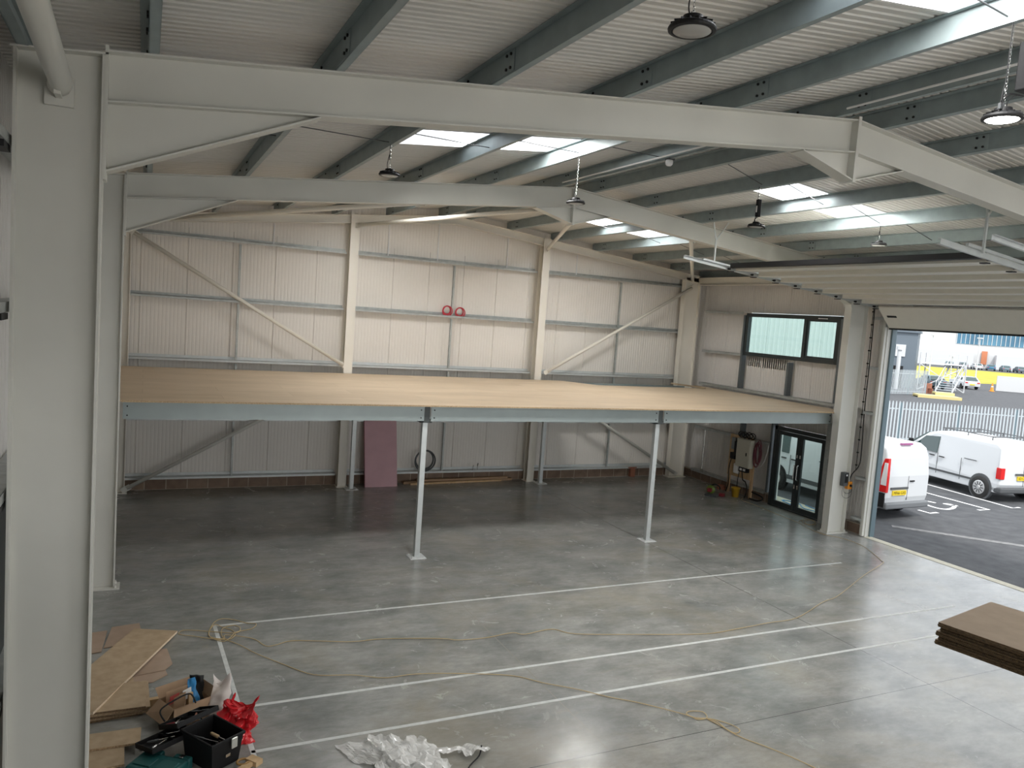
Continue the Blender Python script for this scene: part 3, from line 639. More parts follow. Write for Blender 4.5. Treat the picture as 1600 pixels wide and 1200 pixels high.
# ------------------------------------------------------------------ high bay lamps
ucount = 0
def chain(mb, x, y, z0, z1):
    z = z0; k = 0
    while z < z1:
        pts = []
        for a in range(8):
            th = a*math.pi/4; dx = .007*math.cos(th); dz = .014*math.sin(th)
            pts.append((x+(dx if k % 2 else 0), y+(0 if k % 2 else dx), z+.012+dz))
        mb.tube(pts, .002, 5, closed=True); z += .023; k += 1
def lamp(x, y, z, label, lit=False, driver=False, tails=False):
    t = thing('high_bay_light', (x, y, z), label, 'lamp', 'round black high bay lamps')
    c = MB(); c.lathe([(.02, .075), (.055, .072), (.06, .05), (.062, .04), (.085, .036), (.125, .018), (.133, .004), (.13, -.008), (.112, -.012), (.106, -.004), (.02, -.003)], (x, y, z), 32)
    c.build('housing', blackm, t, smooth=False, bevel=.002)
    k = MB()
    for a in range(16):
        th = a*math.pi/8; k.bar((x+.06*math.cos(th), y+.06*math.sin(th), z+.04), (x+.12*math.cos(th), y+.12*math.sin(th), z+.024), .004, .018)
    k.build('cooling_fins', blackm, t)
    MB().lathe([(.105, -.008), (.10, -.012), (.03, -.014)], (x, y, z), 32).build('lens', litlens if lit else lens, t, smooth=True)
    top = zr(x)+.0
    MB().tube([(x, y, z+.07), (x+.012, y, z+.085), (x, y, z+.105), (x-.012, y, z+.09)], .004, 6).build('hook', chrome, t)
    c = MB(); chain(c, x, y, z+.10, top); c.build('chain', chrome, t)
    MB().tube(smoothpath([(x-.03, y-.01, z+.065), (x-.035, y, z+.13), (x-.012, y, z+.25), (x-.01, y, (z+top)/2), (x-.008, y, top)], 4), .004, 6).build('flex', black, t)
    if driver:
        MB().box(x-.02, x+.045, y-.03, y+.03, z+.15, z+.42).build('driver_box', black, t, bevel=.008)
        MB().box(x-.025, x-.02, y-.012, y+.012, z+.22, z+.32).build('rating_label', white, t)
        MB().tube(smoothpath([(x-.04, y, z+.05), (x-.04, y, z+.1), (x-.01, y, z+.14), (x+.02, y, z+.15)], 4), .007, 6).build('curved_lead', black, t)
    if tails:
        c = MB()
        for dx in (-.07, -.045, .0):
            c.tube(smoothpath([(x+dx, y-.02, z+.07), (x+dx+.01, y-.02, z+.12), (x+dx+.09, y-.02, z+.17), (x+.17, y-.02, z+.18)], 5), .004, 6)
        c.build('wiring_tails', black, t)
        MB().box(x-.08, x-.06, y-.03, y-.01, z+.05, z+.09).box(x-.05, x-.035, y-.03, y-.01, z+.055, z+.095).build('cable_glands', greym, t)
        MB().box(x+.115, x+.31, y-.08, y+.02, z+.21, z+.55).build('driver_box', black, t, bevel=.01)
        MB().box(x+.17, x+.20, y-.085, y-.08, z+.34, z+.39).build('rating_label', white, t)
        MB().tube([(x+.2, y-.03, z+.55), (x+.2, y-.035, top)], .003, 6).build('suspension_wire', chrome, t)
lamp(2.655, 3.58, 6.13, 'large unlit black round high bay lamp hanging at the top centre of the photo')
lamp(5.36, 3.58, 6.12, 'glowing white high bay lamp hanging at the top right with loose wiring tails', lit=True, tails=True)
lamp(2.66, 9.42, 6.12, 'small unlit high bay lamp, leftmost of the four farther lamps')
lamp(5.34, 9.5, 6.13, 'small unlit high bay lamp hanging in front of the second frame below its ridge')
lamp(8.6, 9.5, 6.18, 'small high bay lamp with a black driver box on its chain', driver=True)
lamp(11.36, 9.5, 6.18, 'small high bay lamp on a short chain over the raised roller door')
# ------------------------------------------------------------------ floor tape and leads
def tape(p0, p1, label, w=.05):
    tag(MB().bar((p0[0], p0[1], .0015), (p1[0], p1[1], .0015), w, .002).build('floor_tape', tapem), label, 'tape', 'white floor tape lines')
tape((1.0, 10.87), (12.95, 10.87), 'long white tape line across the floor, farthest of the three')
tape((1.08, 8.54), (12.98, 8.46), 'long white tape line across the floor, middle of the three')
tape((1.08, 7.62), (11.4, 7.62), 'long white tape line across the floor, nearest of the three')
tape((.98, 10.9), (1.10, 7.4), 'white tape line running towards the camera from the coiled lead to the toolbox')
cabA = [(1.34, 10.34), (1.45, 10.25), (1.54, 10.02), (1.66, 10.0), (1.88, 10.1), (2.23, 9.98), (2.63, 9.83), (3.07, 9.83), (3.82, 9.61), (4.02, 9.49), (4.44, 9.48), (4.86, 9.52), (5.01, 9.41), (5.49, 9.49), (5.75, 9.23), (6.66, 8.94), (7.66, 8.71), (8.27, 8.71), (8.95, 8.75), (9.62, 8.81), (10.63, 9.22), (11.06, 9.33), (11.73, 9.65), (12.71, 10.12), (13.77, 10.57), (13.98, 10.77), (14.47, 11.61), (14.50, 12.20), (14.34, 12.6), (14.34, 13.0), (14.5, 13.6), (14.64, 14.6), (14.7, 15.24), (14.7, 15.73), (14.95, 16.0)]
coil = [(1.07, 10.37), (0.94, 10.41), (0.68, 10.57), (0.53, 10.7), (0.56, 10.79), (0.69, 10.76), (1.04, 10.62), (1.24, 10.54), (1.29, 10.68), (1.22, 10.81), (1.09, 10.75), (1.04, 10.59), (1.06, 10.42), (1.14, 10.36), (1.21, 10.48), (1.18, 10.66), (1.08, 10.76), (0.99, 10.87), (0.91, 10.74), (0.89, 10.53), (0.94, 10.39), (1.05, 10.32), (1.14, 10.4), (1.22, 10.54), (1.37, 10.61), (1.45, 10.63), (1.51, 10.75), (1.39, 10.85), (1.24, 10.99), (1.08, 11.05), (0.97, 10.95), (0.89, 10.64), (0.91, 10.46), (1.06, 10.4), (1.09, 10.5)]
cabB = [(1.07, 10.37), (1.23, 10.14), (1.39, 9.82), (1.66, 9.46), (1.97, 9.05), (2.4, 8.9), (2.76, 8.74), (3.16, 8.71), (3.69, 8.55), (4.3, 8.33), (4.59, 8.03), (4.93, 7.73), (5.19, 7.49), (5.48, 7.23), (5.83, 6.83), (5.92, 6.71), (6.05, 6.7), (6.08, 6.81), (5.97, 6.89), (5.87, 6.85), (5.9, 6.73), (6.08, 6.67), (6.21, 6.5), (6.23, 6.35), (6.15, 6.32), (6.1, 6.42), (6.09, 6.57), (6.04, 6.69), (6.08, 6.51), (6.1, 6.33), (6.17, 6.19), (6.29, 5.96), (6.4, 5.7), (6.5, 5.49), (6.54, 5.32)]
def lead(p, label, r=.0055, z=.008, m=ycab):
    return tag(MB().tube(smoothpath([(a, b, z+.006*(i % 3)) for i, (a, b) in enumerate(p)], 5), r, 8).build('extension_lead', m, smooth=True), label, 'cable')
lead(coil+cabA, 'yellow extension lead coiled on the tape corner and running right to the glazed door')
lead(cabB, 'yellow extension lead snaking across the floor with a figure-of-eight loop near bottom right', z=.009)
lead([(14.6, 13.63), (15.0, 13.75), (14.95, 13.45), (14.6, 13.3), (14.75, 13.6), (15.05, 13.6), (14.8, 13.3), (14.55, 13.42), (14.8, 13.72)], 'small tangle of cable on the floor in front of the glazed door', z=.02, r=.008, m=mat('dusty_cable', (.30, .22, .12), .7))
# ------------------------------------------------------------------ things along the gable wall
t = thing('fire_board', (5.5, 18.75, 0), 'pink plasterboard sheet standing against the gable wall', 'board')
MB().prism([(5.09, 18.62, 0), (5.92, 18.62, 0), (5.89, 18.92, 1.66), (5.06, 18.92, 1.66)], (0, .013, 0)).build('face', pink, t)
MB().prism([(5.075, 18.625, 0), (5.09, 18.625, 0), (5.06, 18.925, 1.66), (5.045, 18.925, 1.66)], (0, .013, 0)).build('paper_edge', mat('dark_pink_paper', (.25, .09, .11), .8), t)
def coilring(x, z, y, R, r, m, name, label, cat, turns=4, sx=.0, rise=0):
    c = MB()
    for k in range(turns):
        rr = R-k*r*.9
        c.tube([(x+rr*math.cos(a*math.pi/16)+.012*math.sin(k*2), y+k*r*.8-.01*math.cos(a*math.pi/8+k), z+rr*math.sin(a*math.pi/16)+.008*k) for a in range(32)], r, 7, closed=True)
    return tag(c.build(name, m, smooth=True), label, cat)
coilring(6.71, .60, 18.86, .28, .016, greym, 'cable_coil', 'grey cable coil standing on the bottom wall rail behind the left front post', 'cable coil', 4)
coilring(7.11, 4.53, 18.99, .135, .013, redh, 'red_hose_coil', 'red coil resting on the middle gable rail, the left of two', 'hose coil', 4)
coilring(7.46, 4.51, 18.97, .135, .013, redh, 'red_hose_coil', 'red coil resting on the middle gable rail, the right of two', 'hose coil', 4)
for i, (a, b, w_, h_, m_, lb) in enumerate((((6.3, 18.75), (8.95, 18.9), .10, .05, timber, 'long pale timber length on the floor by the gable wall, lowest and nearest'),
        ((6.15, 18.88), (9.3, 18.98), .12, .06, cardm, 'long brown wrapped length on the floor by the gable wall, behind the pale one'))):
    c = MB(); c.bar((a[0], a[1], h_/2+.001), (b[0], b[1], h_/2+.001), w_, h_); tag(c.build('timber_length', m_, bevel=.004), lb, 'timber')
c = MB(); c.bar((6.5, 18.82, .092), (9.15, 18.95, .092), .13, .05); tag(c.build('cardboard_tube_pack', cardm, bevel=.01), 'brown cardboard pack lying on the timber lengths by the gable wall', 'package')
t = thing('wall_valve', (8.22, 18.94, .303), 'small chrome fitting standing on the bottom wall rail, right of the cable coil', 'pipe fitting')
MB().tube([(8.25, 18.96, .303), (8.25, 18.96, .42)], .012, 8).tube([(8.25, 18.96, .42), (8.25, 18.93, .5)], .016, 8).build('body', chrome, t)
MB().tube([(8.12, 18.96, .303), (8.12, 18.96, .40), (8.13, 18.95, .44)], .01, 8).build('stub', chrome, t)
t = thing('downpipe_collar', (13.3, 18.98, 0), 'small terracotta box pipe stub standing at the foot of the gable wall', 'pipe')
MB().box(13.22, 13.38, 18.9, 19.02, 0, .26).build('body', copper, t, bevel=.01); MB().box(13.15, 13.45, 18.94, 19.02, .26, .29).build('cap', copper, t)
# ------------------------------------------------------------------ electrical board on right wall
t = thing('meter_board', (15.15, 16.3, 0), 'temporary electrical board on a pine frame left of the glazed door', 'electrical board')
for yy in (16.82, 15.93): MB().box(15.12, 15.16, yy-.045, yy+.045, 0, 1.66 if yy > 16.5 else 1.2).build('timber_leg', timber, t)
MB().box(15.1, 15.12, 15.95, 16.87, .78, 1.66).build('backboard', timber, t); MB().box(15.1, 15.12, 15.95, 16.87, .50, .78).build('lower_board', timber, t)
cb = MB().box(14.94, 15.1, 15.88, 16.42, .84, 1.62).build('cabinet', cabinetm, t, bevel=.01)
MB().box(14.93, 14.94, 15.9, 16.4, .86, 1.6).build('cabinet_door', cabinetm, cb, bevel=.004)
MB().box(14.918, 14.93, 15.99, 16.02, 1.17, 1.26).build('latch', blackm, cb)
MB().box(15.03, 15.1, 16.58, 16.74, 1.25, 1.58).build('meter', mat('grey_meter', (.25, .28, .30), .4), t, bevel=.01)
MB().box(15.0, 15.1, 16.52, 16.72, .98, 1.16).box(14.98, 15.1, 16.42, 16.56, 1.1, 1.5).build('isolator', black, t, bevel=.006)
MB().box(14.98, 15.1, 16.0, 16.3, .70, .84).build('socket_box', black, t, bevel=.006); MB().box(14.97, 14.98, 16.04, 16.12, .74, .80).box(14.97, 14.98, 16.17, 16.25, .74, .80).build('socket_faces', white, t)
MB().box(15.0, 15.1, 16.35, 16.55, .6, .88).build('white_bag', white, t, bevel=.03)
c = MB(); c.tube(smoothpath([(15.05, 16.7, .98), (15.02, 16.73, .7), (15.02, 16.7, .3), (15.0, 16.75, .02)], 5), .014, 8)
c.tube(smoothpath([(15.02, 16.2, .7), (14.98, 16.1, .5), (14.98, 15.98, .45), (14.98, 15.9, .25), (14.95, 15.95, .02)], 5), .014, 8)
c.tube(smoothpath([(15.02, 16.3, .7), (15.0, 16.32, .4), (15.0, 16.3, .02)], 5), .01, 8); c.build('supply_cables', black, t, smooth=True)
c = MB()
for k in range(7):
    c.tube([(15.08+.02*math.sin(k), 16.2+.12*math.cos(a*math.pi/10)+(k-3)*.07, 1.70+.08*math.sin(a*math.pi/10)+.02*math.cos(k*3)) for a in range(20)], .012, 6, closed=True)
tag(c.build('black_cable_bundle', black, smooth=True), 'black cables bunched on the rail above the electrical board', 'cable')
c = MB()
for k in range(6):
    c.tube([(15.1-.015*k, 15.72+(.09+.012*(k % 3))*math.cos(a*math.pi/12)+.03*math.sin(k*2.1), 1.33+(.33-.03*(k % 4))*math.sin(a*math.pi/12)-.02*k) for a in range(24)], .011, 6, closed=True)
tag(c.build('hanging_hose', mat('dull_red_hose', (.15, .03, .045), .5), smooth=True), 'dull red hoses hanging in loops between the board and glazed door', 'hose')
tag(MB().tube(smoothpath([(15.13, 15.9, 1.0), (15.13, 15.75, .92), (15.13, 15.6, 1.0), (15.13, 15.47, 1.25), (15.14, 15.42, 1.58)], 6), .008, 6).build('white_flex', white), 'white flex looping up to the frame of the glazed door', 'cable')
tag(MB().tube(smoothpath([(15.1, 15.9, .02), (15.05, 15.6, .03), (15.1, 15.45, .08), (15.15, 15.5, .15), (15.15, 15.9, .2)], 5), .02, 8).build('black_pipe', black), 'black flexible pipe on the floor below the hanging hoses', 'pipe')
t = thing('yellow_bucket', (14.86, 16.2, 0), 'yellow bucket on the floor under the electrical board', 'bucket')
MB().lathe([(.09, 0), (.115, .24), (.125, .24), (.125, .26), (.108, .26), (.082, .02)], (14.86, 16.2, 0), 20).build('pail', yellow, t, smooth=True)
MB().tube([(14.86+.0, 16.2+.12*math.cos(a*math.pi/12), .25+.1*math.sin(a*math.pi/12)*-1+.0) for a in range(13)], .004, 6).build('handle', chrome, t)
tag(MB(Matrix.Translation((15.1, 17.05, 0)) @ Matrix.Rotation(.4, 4, 'Z')).box(-.05, .05, -.11, .11, 0, .065).box(-.05, .05, -.08, .13, .066, .13).build('brick', brick, bevel=.004), 'red bricks on the floor left of the electrical board', 'brick')
t = thing('chop_saw', (14.2, 16.45, 0), 'lime green and red mitre saw on the floor under the mezzanine', 'power tool')
B = Matrix.Translation((14.2, 16.45, 0)) @ Matrix.Rotation(.6, 4, 'Z')
MB(B).box(-.16, .16, -.2, .12, 0, .05).box(-.25, .25, -.03, .05, .05, .07).build('base', greym, t, bevel=.01)
MB(B).lathe([(.02, -.03), (.11, -.03), (.12, -.01), (.12, .02), (.02, .03)], (0, 0, .17), 20, 'x').build('blade_guard', greenp, t, smooth=True)
MB(B).box(-.16, -.03, -.06, .06, .12, .22).build('motor', redd, t, bevel=.02)
MB(B).tube(smoothpath([(.02, .02, .27), (.0, -.1, .33), (.02, -.22, .28), (0, -.25, .2)], 5), .018, 8).build('handle', black, t, smooth=True)
tag(MB(B).box(.1, .26, -.34, -.2, 0, .08).build('red_tool_part', redd, bevel=.015), 'small dark red tool lying beside the mitre saw', 'power tool')
# control box on the door column web
t = thing('door_control_box', (14.9, 12.7, 1.1), 'grey roller door control box on the right column', 'control box')
MB().box(14.83, 14.97, 12.63, 12.745, 1.12, 1.44).build('case', greym, t, bevel=.01); MB().box(14.85, 14.95, 12.625, 12.632, 1.2, 1.42).build('front', black, t)
MB().box(14.88, 14.92, 12.618, 12.626, 1.36, 1.40).build('button', white, t)
c = MB(); c.tube(smoothpath([(14.9, 12.68, 1.12), (14.9, 12.66, .98), (15.0, 12.64, .94), (15.1, 12.64, .98), (15.12, 12.64, 1.06)], 5), .006, 6); c.tube(smoothpath([(14.87, 12.68, 1.12), (14.85, 12.66, .9), (14.98, 12.64, .83), (15.12, 12.64, .9), (15.13, 12.64, 1.1)], 5), .005, 6); c.build('leads', greym, t, smooth=True)
t = thing('yellow_isolator', (15.08, 12.68, 1.1), 'yellow isolator switch next to the door control box', 'switch')
MB().box(15.0, 15.13, 12.64, 12.74, 1.04, 1.22).build('case', orange, t, bevel=.01); MB().lathe([(.03, -.03), (.03, 0)], (15.065, 12.64, 1.13), 14, 'y').build('rotary_knob', black, t)
tag(MB().tube(smoothpath([(15.06, 12.68, 1.22), (15.08, 12.64, 1.4), (15.22, 12.6, 1.6), (15.26, 12.6, 1.9), (15.23, 12.62, 3.0), (15.2, 12.6, 4.2), (15.17, 12.6, 5.3)], 6), .012, 8).build('control_cable', black), 'black cable running up beside the right column to the roller door', 'cable')
t = thing('conduit_strip', (15.19, 12.7, 0), 'black studded cable strip up the edge of the right column', 'cable')
c = MB(); c.tube([(15.21, 12.66, 1.5), (15.21, 12.66, 5.4)], .008, 6); c.build('wire', black, t)
c = MB()
for q in range(13): c.box(15.195, 15.225, 12.64, 12.68, 1.6+q*.3, 1.63+q*.3)
c.build('clips', black, t)
# ------------------------------------------------------------------ boards and cardboard, left
palee = mat('pale_board_edge', (.62, .48, .33), .9, col2=(.85, .72, .55), scale=60, bump=.3, bscale=120)
def sheet(name, corners, th, label, cat='board', face=chip, edge=chipe, group=None):
    c = [Vector(p) for p in corners]; cen = sum(c, Vector())/len(c)
    t = thing(name, (cen.x, cen.y, min(p.z for p in c)), label, cat, group)
    n = (c[1]-c[0]).cross(c[2]-c[1]).normalized()
    if n.z < 0: n = -n
    MB().prism(c, n*(th-.0012)).build('core', edge, t); MB().prism([p+n*(th-.001) for p in c], n*.001).build('face', face, t); return t
def rect(x0, x1, y0, y1, z, rot=0, c=None):
    c = c or ((x0+x1)/2, (y0+y1)/2); out = []
    for a, b in ((x0, y0), (x1, y0), (x1, y1), (x0, y1)):
        dx, dy = a-c[0], b-c[1]; out.append((c[0]+dx*math.cos(rot)-dy*math.sin(rot), c[1]+dx*math.sin(rot)+dy*math.cos(rot), z))
    return out
layer_edge = mat('shade_brown_board_edge', (.16, .10, .055), .9, col2=(.30, .20, .12), scale=60, bump=.3, bscale=120)  # darker copy of the sheet edge, standing in for shade between stacked sheets
G = 'stacked chipboard sheets behind the near column'
for i in range(5):
    dx = [-.05, .02, -.03, .03, 0][i]; ro = [.07, .03, -.02, .03, -.02][i]
    sheet('chipboard_sheet', rect(-1.0+dx*.3, .13+dx, 8.66, 9.26, .001+.0225*i, ro, (-.4, 8.95)), .022, 'chipboard sheet in the low stack behind the near column, '+['bottom', 'second from bottom', 'middle', 'second from top', 'top'][i]+' sheet', group=G, edge=chipe if i % 2 else layer_edge)
tip = Vector((.506, 10.72, .02)); bot = Vector((-.367, 8.60, .12)); wdir = Vector((-.92, .39, 0)).normalized()
sheet('chipboard_sheet', [bot, tip, tip+wdir*.56, bot+wdir*.56], .03, 'long chipboard sheet lying tilted on top of the low stack, pointing to the coiled lead', edge=palee)
for nm, cs, lb in (('a', [(-.2, 9.55, .016), (.33, 9.65, .016), (.42, 9.8, .016), (.37, 10.25, .016), (-.3, 10.3, .016)], 'flat brown cardboard sheet sticking out to the right under the tilted board'),
                   ('b', [(-.4, 9.35, .004), (.2, 9.40, .004), (.36, 9.55, .004), (.3, 9.9, .004), (-.4, 9.9, .004)], 'flat cardboard piece on the floor between low stack and tilted board'),
                   ('c', [(-.35, 10.5, .004), (.1, 10.6, .004), (.05, 11.2, .004), (-.28, 11.15, .004)], 'flat cardboard sheet beyond the tilted board, the right of two'),
                   ('d', [(-.8, 10.3, .004), (-.37, 10.4, .004), (-.33, 11.05, .004), (-.75, 11.0, .004)], 'flat cardboard sheet beyond the tilted board, the left of two')):
    tag(MB().prism(cs, (0, 0, .01)).build('cardboard_sheet', cards), lb, 'cardboard')
sheet('chipboard_sheet', rect(-1.0, -.02, 9.28, 9.85, .03, .12), .022, 'chipboard sheet under the left side of the tilted board, beyond the stack')
sheet('chipboard_sheet', rect(-1.02, .08, 7.98, 8.27, .075, -.03), .022, 'narrow chipboard strip near bottom left, upper of the two')
sheet('chipboard_sheet', rect(-1.02, -.06, 7.65, 8.05, .052, .02), .022, 'chipboard sheet at bottom left lying under the narrow strip')
sheet('chipboard_sheet', rect(-1.0, -.12, 7.62, 8.0, .001, .03), .022, 'lowest chipboard sheet at bottom left, on the floor under two others')
tag(MB(Matrix.Rotation(0, 4, 'Z')).box(-1.0, -.15, 7.8, 7.88, .024, .052).build('timber_bearer', timber), 'pine bearer between the chipboard sheets at bottom left', 'timber')
tag(MB(Matrix.Translation((.22, 8.85, 0)) @ Matrix.Rotation(.12, 4, 'Z')).box(-.13, .13, -.03, .03, 0, .09).build('timber_offcut', timber, bevel=.003), 'short pine offcut on edge between the chipboard stack and cardboard box', 'timber')
tag(MB(Matrix.Translation((.14, 8.02, .0)) @ Matrix.Rotation(.5, 4, 'Z')).box(-.06, .06, -.025, .025, 0, .02).build('timber_offcut', timber, bevel=.003), 'tiny pine offcut on the floor behind the teal case', 'timber')
tag(MB(Matrix.Translation((1.08, 7.42, 0)) @ Matrix.Rotation(-.9, 4, 'Z')).box(-.07, .07, -.045, .045, 0, .05).build('timber_offcut', timber, bevel=.003), 'pine block lying on the tape end right of the toolbox', 'timber')
tag(MB(Matrix.Translation((.93, 7.3, 0)) @ Matrix.Rotation(.7, 4, 'Z')).box(-.2, .16, -.03, .03, 0, .04).build('timber_offcut', timber, bevel=.003), 'pine strip lying in front of the toolbox at the bottom edge', 'timber')
# open cardboard box with packaging
t = thing('cardboard_box', (.50, 8.50, 0), 'open brown cardboard box full of packaging behind the toolbox', 'box')
Bx = Matrix.Translation((.50, 8.50, 0)) @ Matrix.Rotation(.45, 4, 'Z') @ Matrix.Scale(.92, 4)
c = MB(Bx); w_, d_, h_ = .22, .17, .24
c.box(-w_, w_, -d_, -d_+.006, 0, h_); c.box(-w_, w_, d_-.006, d_, 0, h_); c.box(-w_, -w_+.006, -d_, d_, 0, h_); c.box(w_-.006, w_, -d_, d_, 0, h_); c.box(-w_, w_, -d_, d_, 0, .006); c.build('carton', cardm, t)
def flap(p, name='flap', m=cardm): MB(Bx).prism(p, (0, 0, .005)).build(name, m, t)
flap([(-w_, -d_, h_), (w_, -d_, h_), (w_-.03, -d_-.05, h_-.16), (-w_-.05, -d_-.09, h_-.17)])
flap([(-w_, d_, h_), (w_, d_, h_), (w_, d_+.1, h_+.09), (-w_, d_+.1, h_+.09)])
flap([(-w_, -d_, h_), (-w_, d_, h_), (-w_-.15, d_, h_-.12), (-w_-.13, -d_-.02, h_-.14)])
flap([(w_, -d_, h_), (w_, d_, h_), (w_+.03, d_, h_+.12), (w_+.03, -d_, h_+.12)])
def crumple(mb, c, sx, sy, sz, seed, nu=14, nv=20, amp=.35):
    pts = []
    for i in range(nu):
        for j in range(nv+1):
            th = math.pi*i/(nu-1); ph = 2*math.pi*(j % nv)/nv
            d = Vector((math.sin(th)*math.cos(ph), math.sin(th)*math.sin(ph), math.cos(th)))
            k = 1+amp*noise.noise(d*2.6+Vector((seed, 0, 0)))+amp*.5*noise.noise(d*6+Vector((0, seed, 0)))
            pts.append((c[0]+d.x*sx*k, c[1]+d.y*sy*k, max(c[2]+d.z*sz*k, .003)))
    return mb.grid(pts, nu, nv+1)
def film(mb, quad, seed, amp=.05, n=14, zmin=.004):
    a, b, c, d = [Vector(q) for q in quad]; pts = []
    nn = Vector((b-a).cross(d-a)).normalized()
    for i in range(n):
        for j in range(n):
            s_, t_ = i/(n-1), j/(n-1); p = a*(1-s_)*(1-t_)+b*s_*(1-t_)+c*s_*t_+d*(1-s_)*t_
            q = p+nn*amp*noise.noise(p*9+Vector((seed, seed, 0)))+nn*amp*.45*abs(noise.noise(p*22+Vector((seed, 0, 3))))+Vector((noise.noise(p*15), noise.noise(p*15+Vector((9, 0, 0))), 0))*amp*.4
            q.z = max(q.z, zmin); pts.append(tuple(q))
    return mb.grid(pts, n, n)
t2 = thing('kraft_packaging', (.45, 8.7, .2), 'crumpled brown packaging with a red patch standing up in the cardboard box', 'packaging')
MB(Bx).prism([(-.2, .02, .1), (.0, -.02, .1), (.06, .06, .36), (-.18, .1, .33)], (0, .006, 0)).prism([(-.17, -.06, .1), (-.05, -.09, .1), (-.03, -.05, .34), (-.15, -.03, .3)], (.01, .005, 0)).build('card', cardm, t2)
MB(Bx).prism([(-.19, .0, .22), (-.1, -.02, .24), (-.07, .0, .33), (-.17, .02, .30)], (0, .004, 0)).build('red_patch', mat('red_print', (.5, .07, .06), .6), t2)
tag(MB(Bx).prism([(-.05, -.05, .24), (.04, -.07, .27), (.06, -.02, .36), (-.03, 0, .33)], (0, .004, 0)).build('paper_label', white), 'white printed leaflet propped in the cardboard box', 'paper')
tag(MB(Bx).box(-.02, .03, -.12, -.09, .12, .34).build('timber_offcut', timber), 'pine offcut standing in the cardboard box', 'timber')
c = MB(Bx); film(c, [(.05, -.02, .12), (.15, -.08, .14), (.14, .06, .42), (.07, .1, .40)], 3, .05)
tag(c.build('blue_packet', blue, smooth=True, solid=.002), 'bright blue plastic packet sticking out of the cardboard box', 'packet')
c = MB(Bx); film(c, [(.12, -.02, .12), (.24, -.05, .14), (.26, .08, .40), (.12, .12, .44)], 9, .05)
tag(c.build('black_packet', black, smooth=True, solid=.002), 'black plastic packet in the right side of the cardboard box', 'packet')
# standing sacks
def sack(name, base, top, wb, wt, mt, label, seed, dirv=(1, 0), cat='bag'):
    base, top = Vector(base), Vector(top); c = MB(); n, m_ = 16, 28; pts = []
    dv = Vector((dirv[0], dirv[1], 0)).normalized(); pv = Vector((-dv.y, dv.x, 0))
    for i in range(n):
        f = i/(n-1); ce = base.lerp(top, f); hw = wb*(1-f)+wt*f; th = (.75*(1-f)**1.2+.06)*wb
        for j in range(m_+1):
            a = 2*math.pi*(j % m_)/m_; p = ce+dv*hw*math.cos(a)+pv*th*math.sin(a)
            k = noise.noise(p*7+Vector((seed, 0, 0)))*.045+noise.noise(p*19+Vector((0, seed, 0)))*.022
            p = p+(dv*math.cos(a)+pv*math.sin(a))*k; p.z = max(.003, p.z+(.035*noise.noise(p*9+Vector((seed, 5, 0))) if i > 0 else 0)+(.05*math.sin(a*2+seed) if f > .85 else 0)); pts.append(tuple(p))
    c.grid(pts, n, m_+1); return tag(c.build(name, mt, smooth=True), label, cat)
sack('white_bag', (.80, 8.32, 0), (.86, 8.56, .36), .10, .085, whitep, 'tall white translucent plastic bag between cardboard box and red bags', 2, (.95, -.2))
def bag(name, base, top, wb, wt, mt, label, seed, dirv, peaks):
    base, top = Vector(base), Vector(top); c = MB(); n, m_ = 22, 44; pts = []
    dv = Vector((dirv[0], dirv[1], 0)).normalized(); pv = Vector((-dv.y, dv.x, 0))
    for i in range(n):
        f = i/(n-1); ce = base.lerp(top, f); hw = wb*(1-f)+wt*f-.03*math.sin(f*math.pi); th = (.8*(1-f)**.8+.10)*wb
        for j in range(m_+1):
            a = 2*math.pi*(j % m_)/m_; ca, sa = math.cos(a), math.sin(a)
            p = ce+dv*hw*ca+pv*th*sa
            k = (abs(noise.noise(p*8+Vector((seed, 0, 0))))-.2)*.16+(abs(noise.noise(p*20+Vector((0, seed, 0))))-.2)*.07
            p = p+(dv*ca+pv*sa)*k
            lift = peaks[0]*max(0, -ca)**3+peaks[1]*max(0, ca)**3-.03*abs(sa)
            p.z = max(.003, p.z+lift*f**2); pts.append(tuple(p))
    c.grid(pts, n, m_+1); return tag(c.build(name, mt, smooth=False), label, 'bag')
bag('red_carrier_bag', (.92, 7.98, 0), (.91, 8.20, .27), .15, .05, redp, 'crumpled red plastic bag behind the toolbox, the left of two', 5, (.9, -.4), (.02, .10))
bag('red_carrier_bag', (1.02, 7.88, 0), (1.05, 8.06, .30), .10, .12, redp, 'crumpled red plastic bag behind the toolbox, the right of two', 11, (.85, -.5), (.02, .10))
# toolbox
t = thing('toolbox', (.72, 7.62, 0), 'open black plastic toolbox full of hand tools at bottom left', 'toolbox')
Tb = Matrix.Translation((.71, 7.62, 0)) @ Matrix.Rotation(math.radians(-58), 4, 'Z')
a_, b_, hh = .235, .18, .30
def tub(mb, a, b, h, th=.008, taper=.03):
    o = [(-a+taper, -b+taper), (a-taper, -b+taper), (a-taper, b-taper), (-a+taper, b-taper)]; p = [(-a, -b), (a, -b), (a, b), (-a, b)]
    vs = [(x, y, 0) for x, y in o]+[(x, y, h) for x, y in p]+[(x*(1-th/a), y*(1-th/b), h) for x, y in p]+[(x*(1-th/a), y*(1-th/b), .02) for x, y in o]
    fs = [(3, 2, 1, 0)]
    for k in range(4):
        l = (k+1) % 4; fs += [(k, l, 4+l, 4+k), (4+k, 4+l, 8+l, 8+k), (8+k, 8+l, 12+l, 12+k)]
    fs.append((12, 13, 14, 15)); return mb.add(vs, fs)
c = MB(Tb); tub(c, a_, b_, hh); c.build('tub', black, t, bevel=.008)
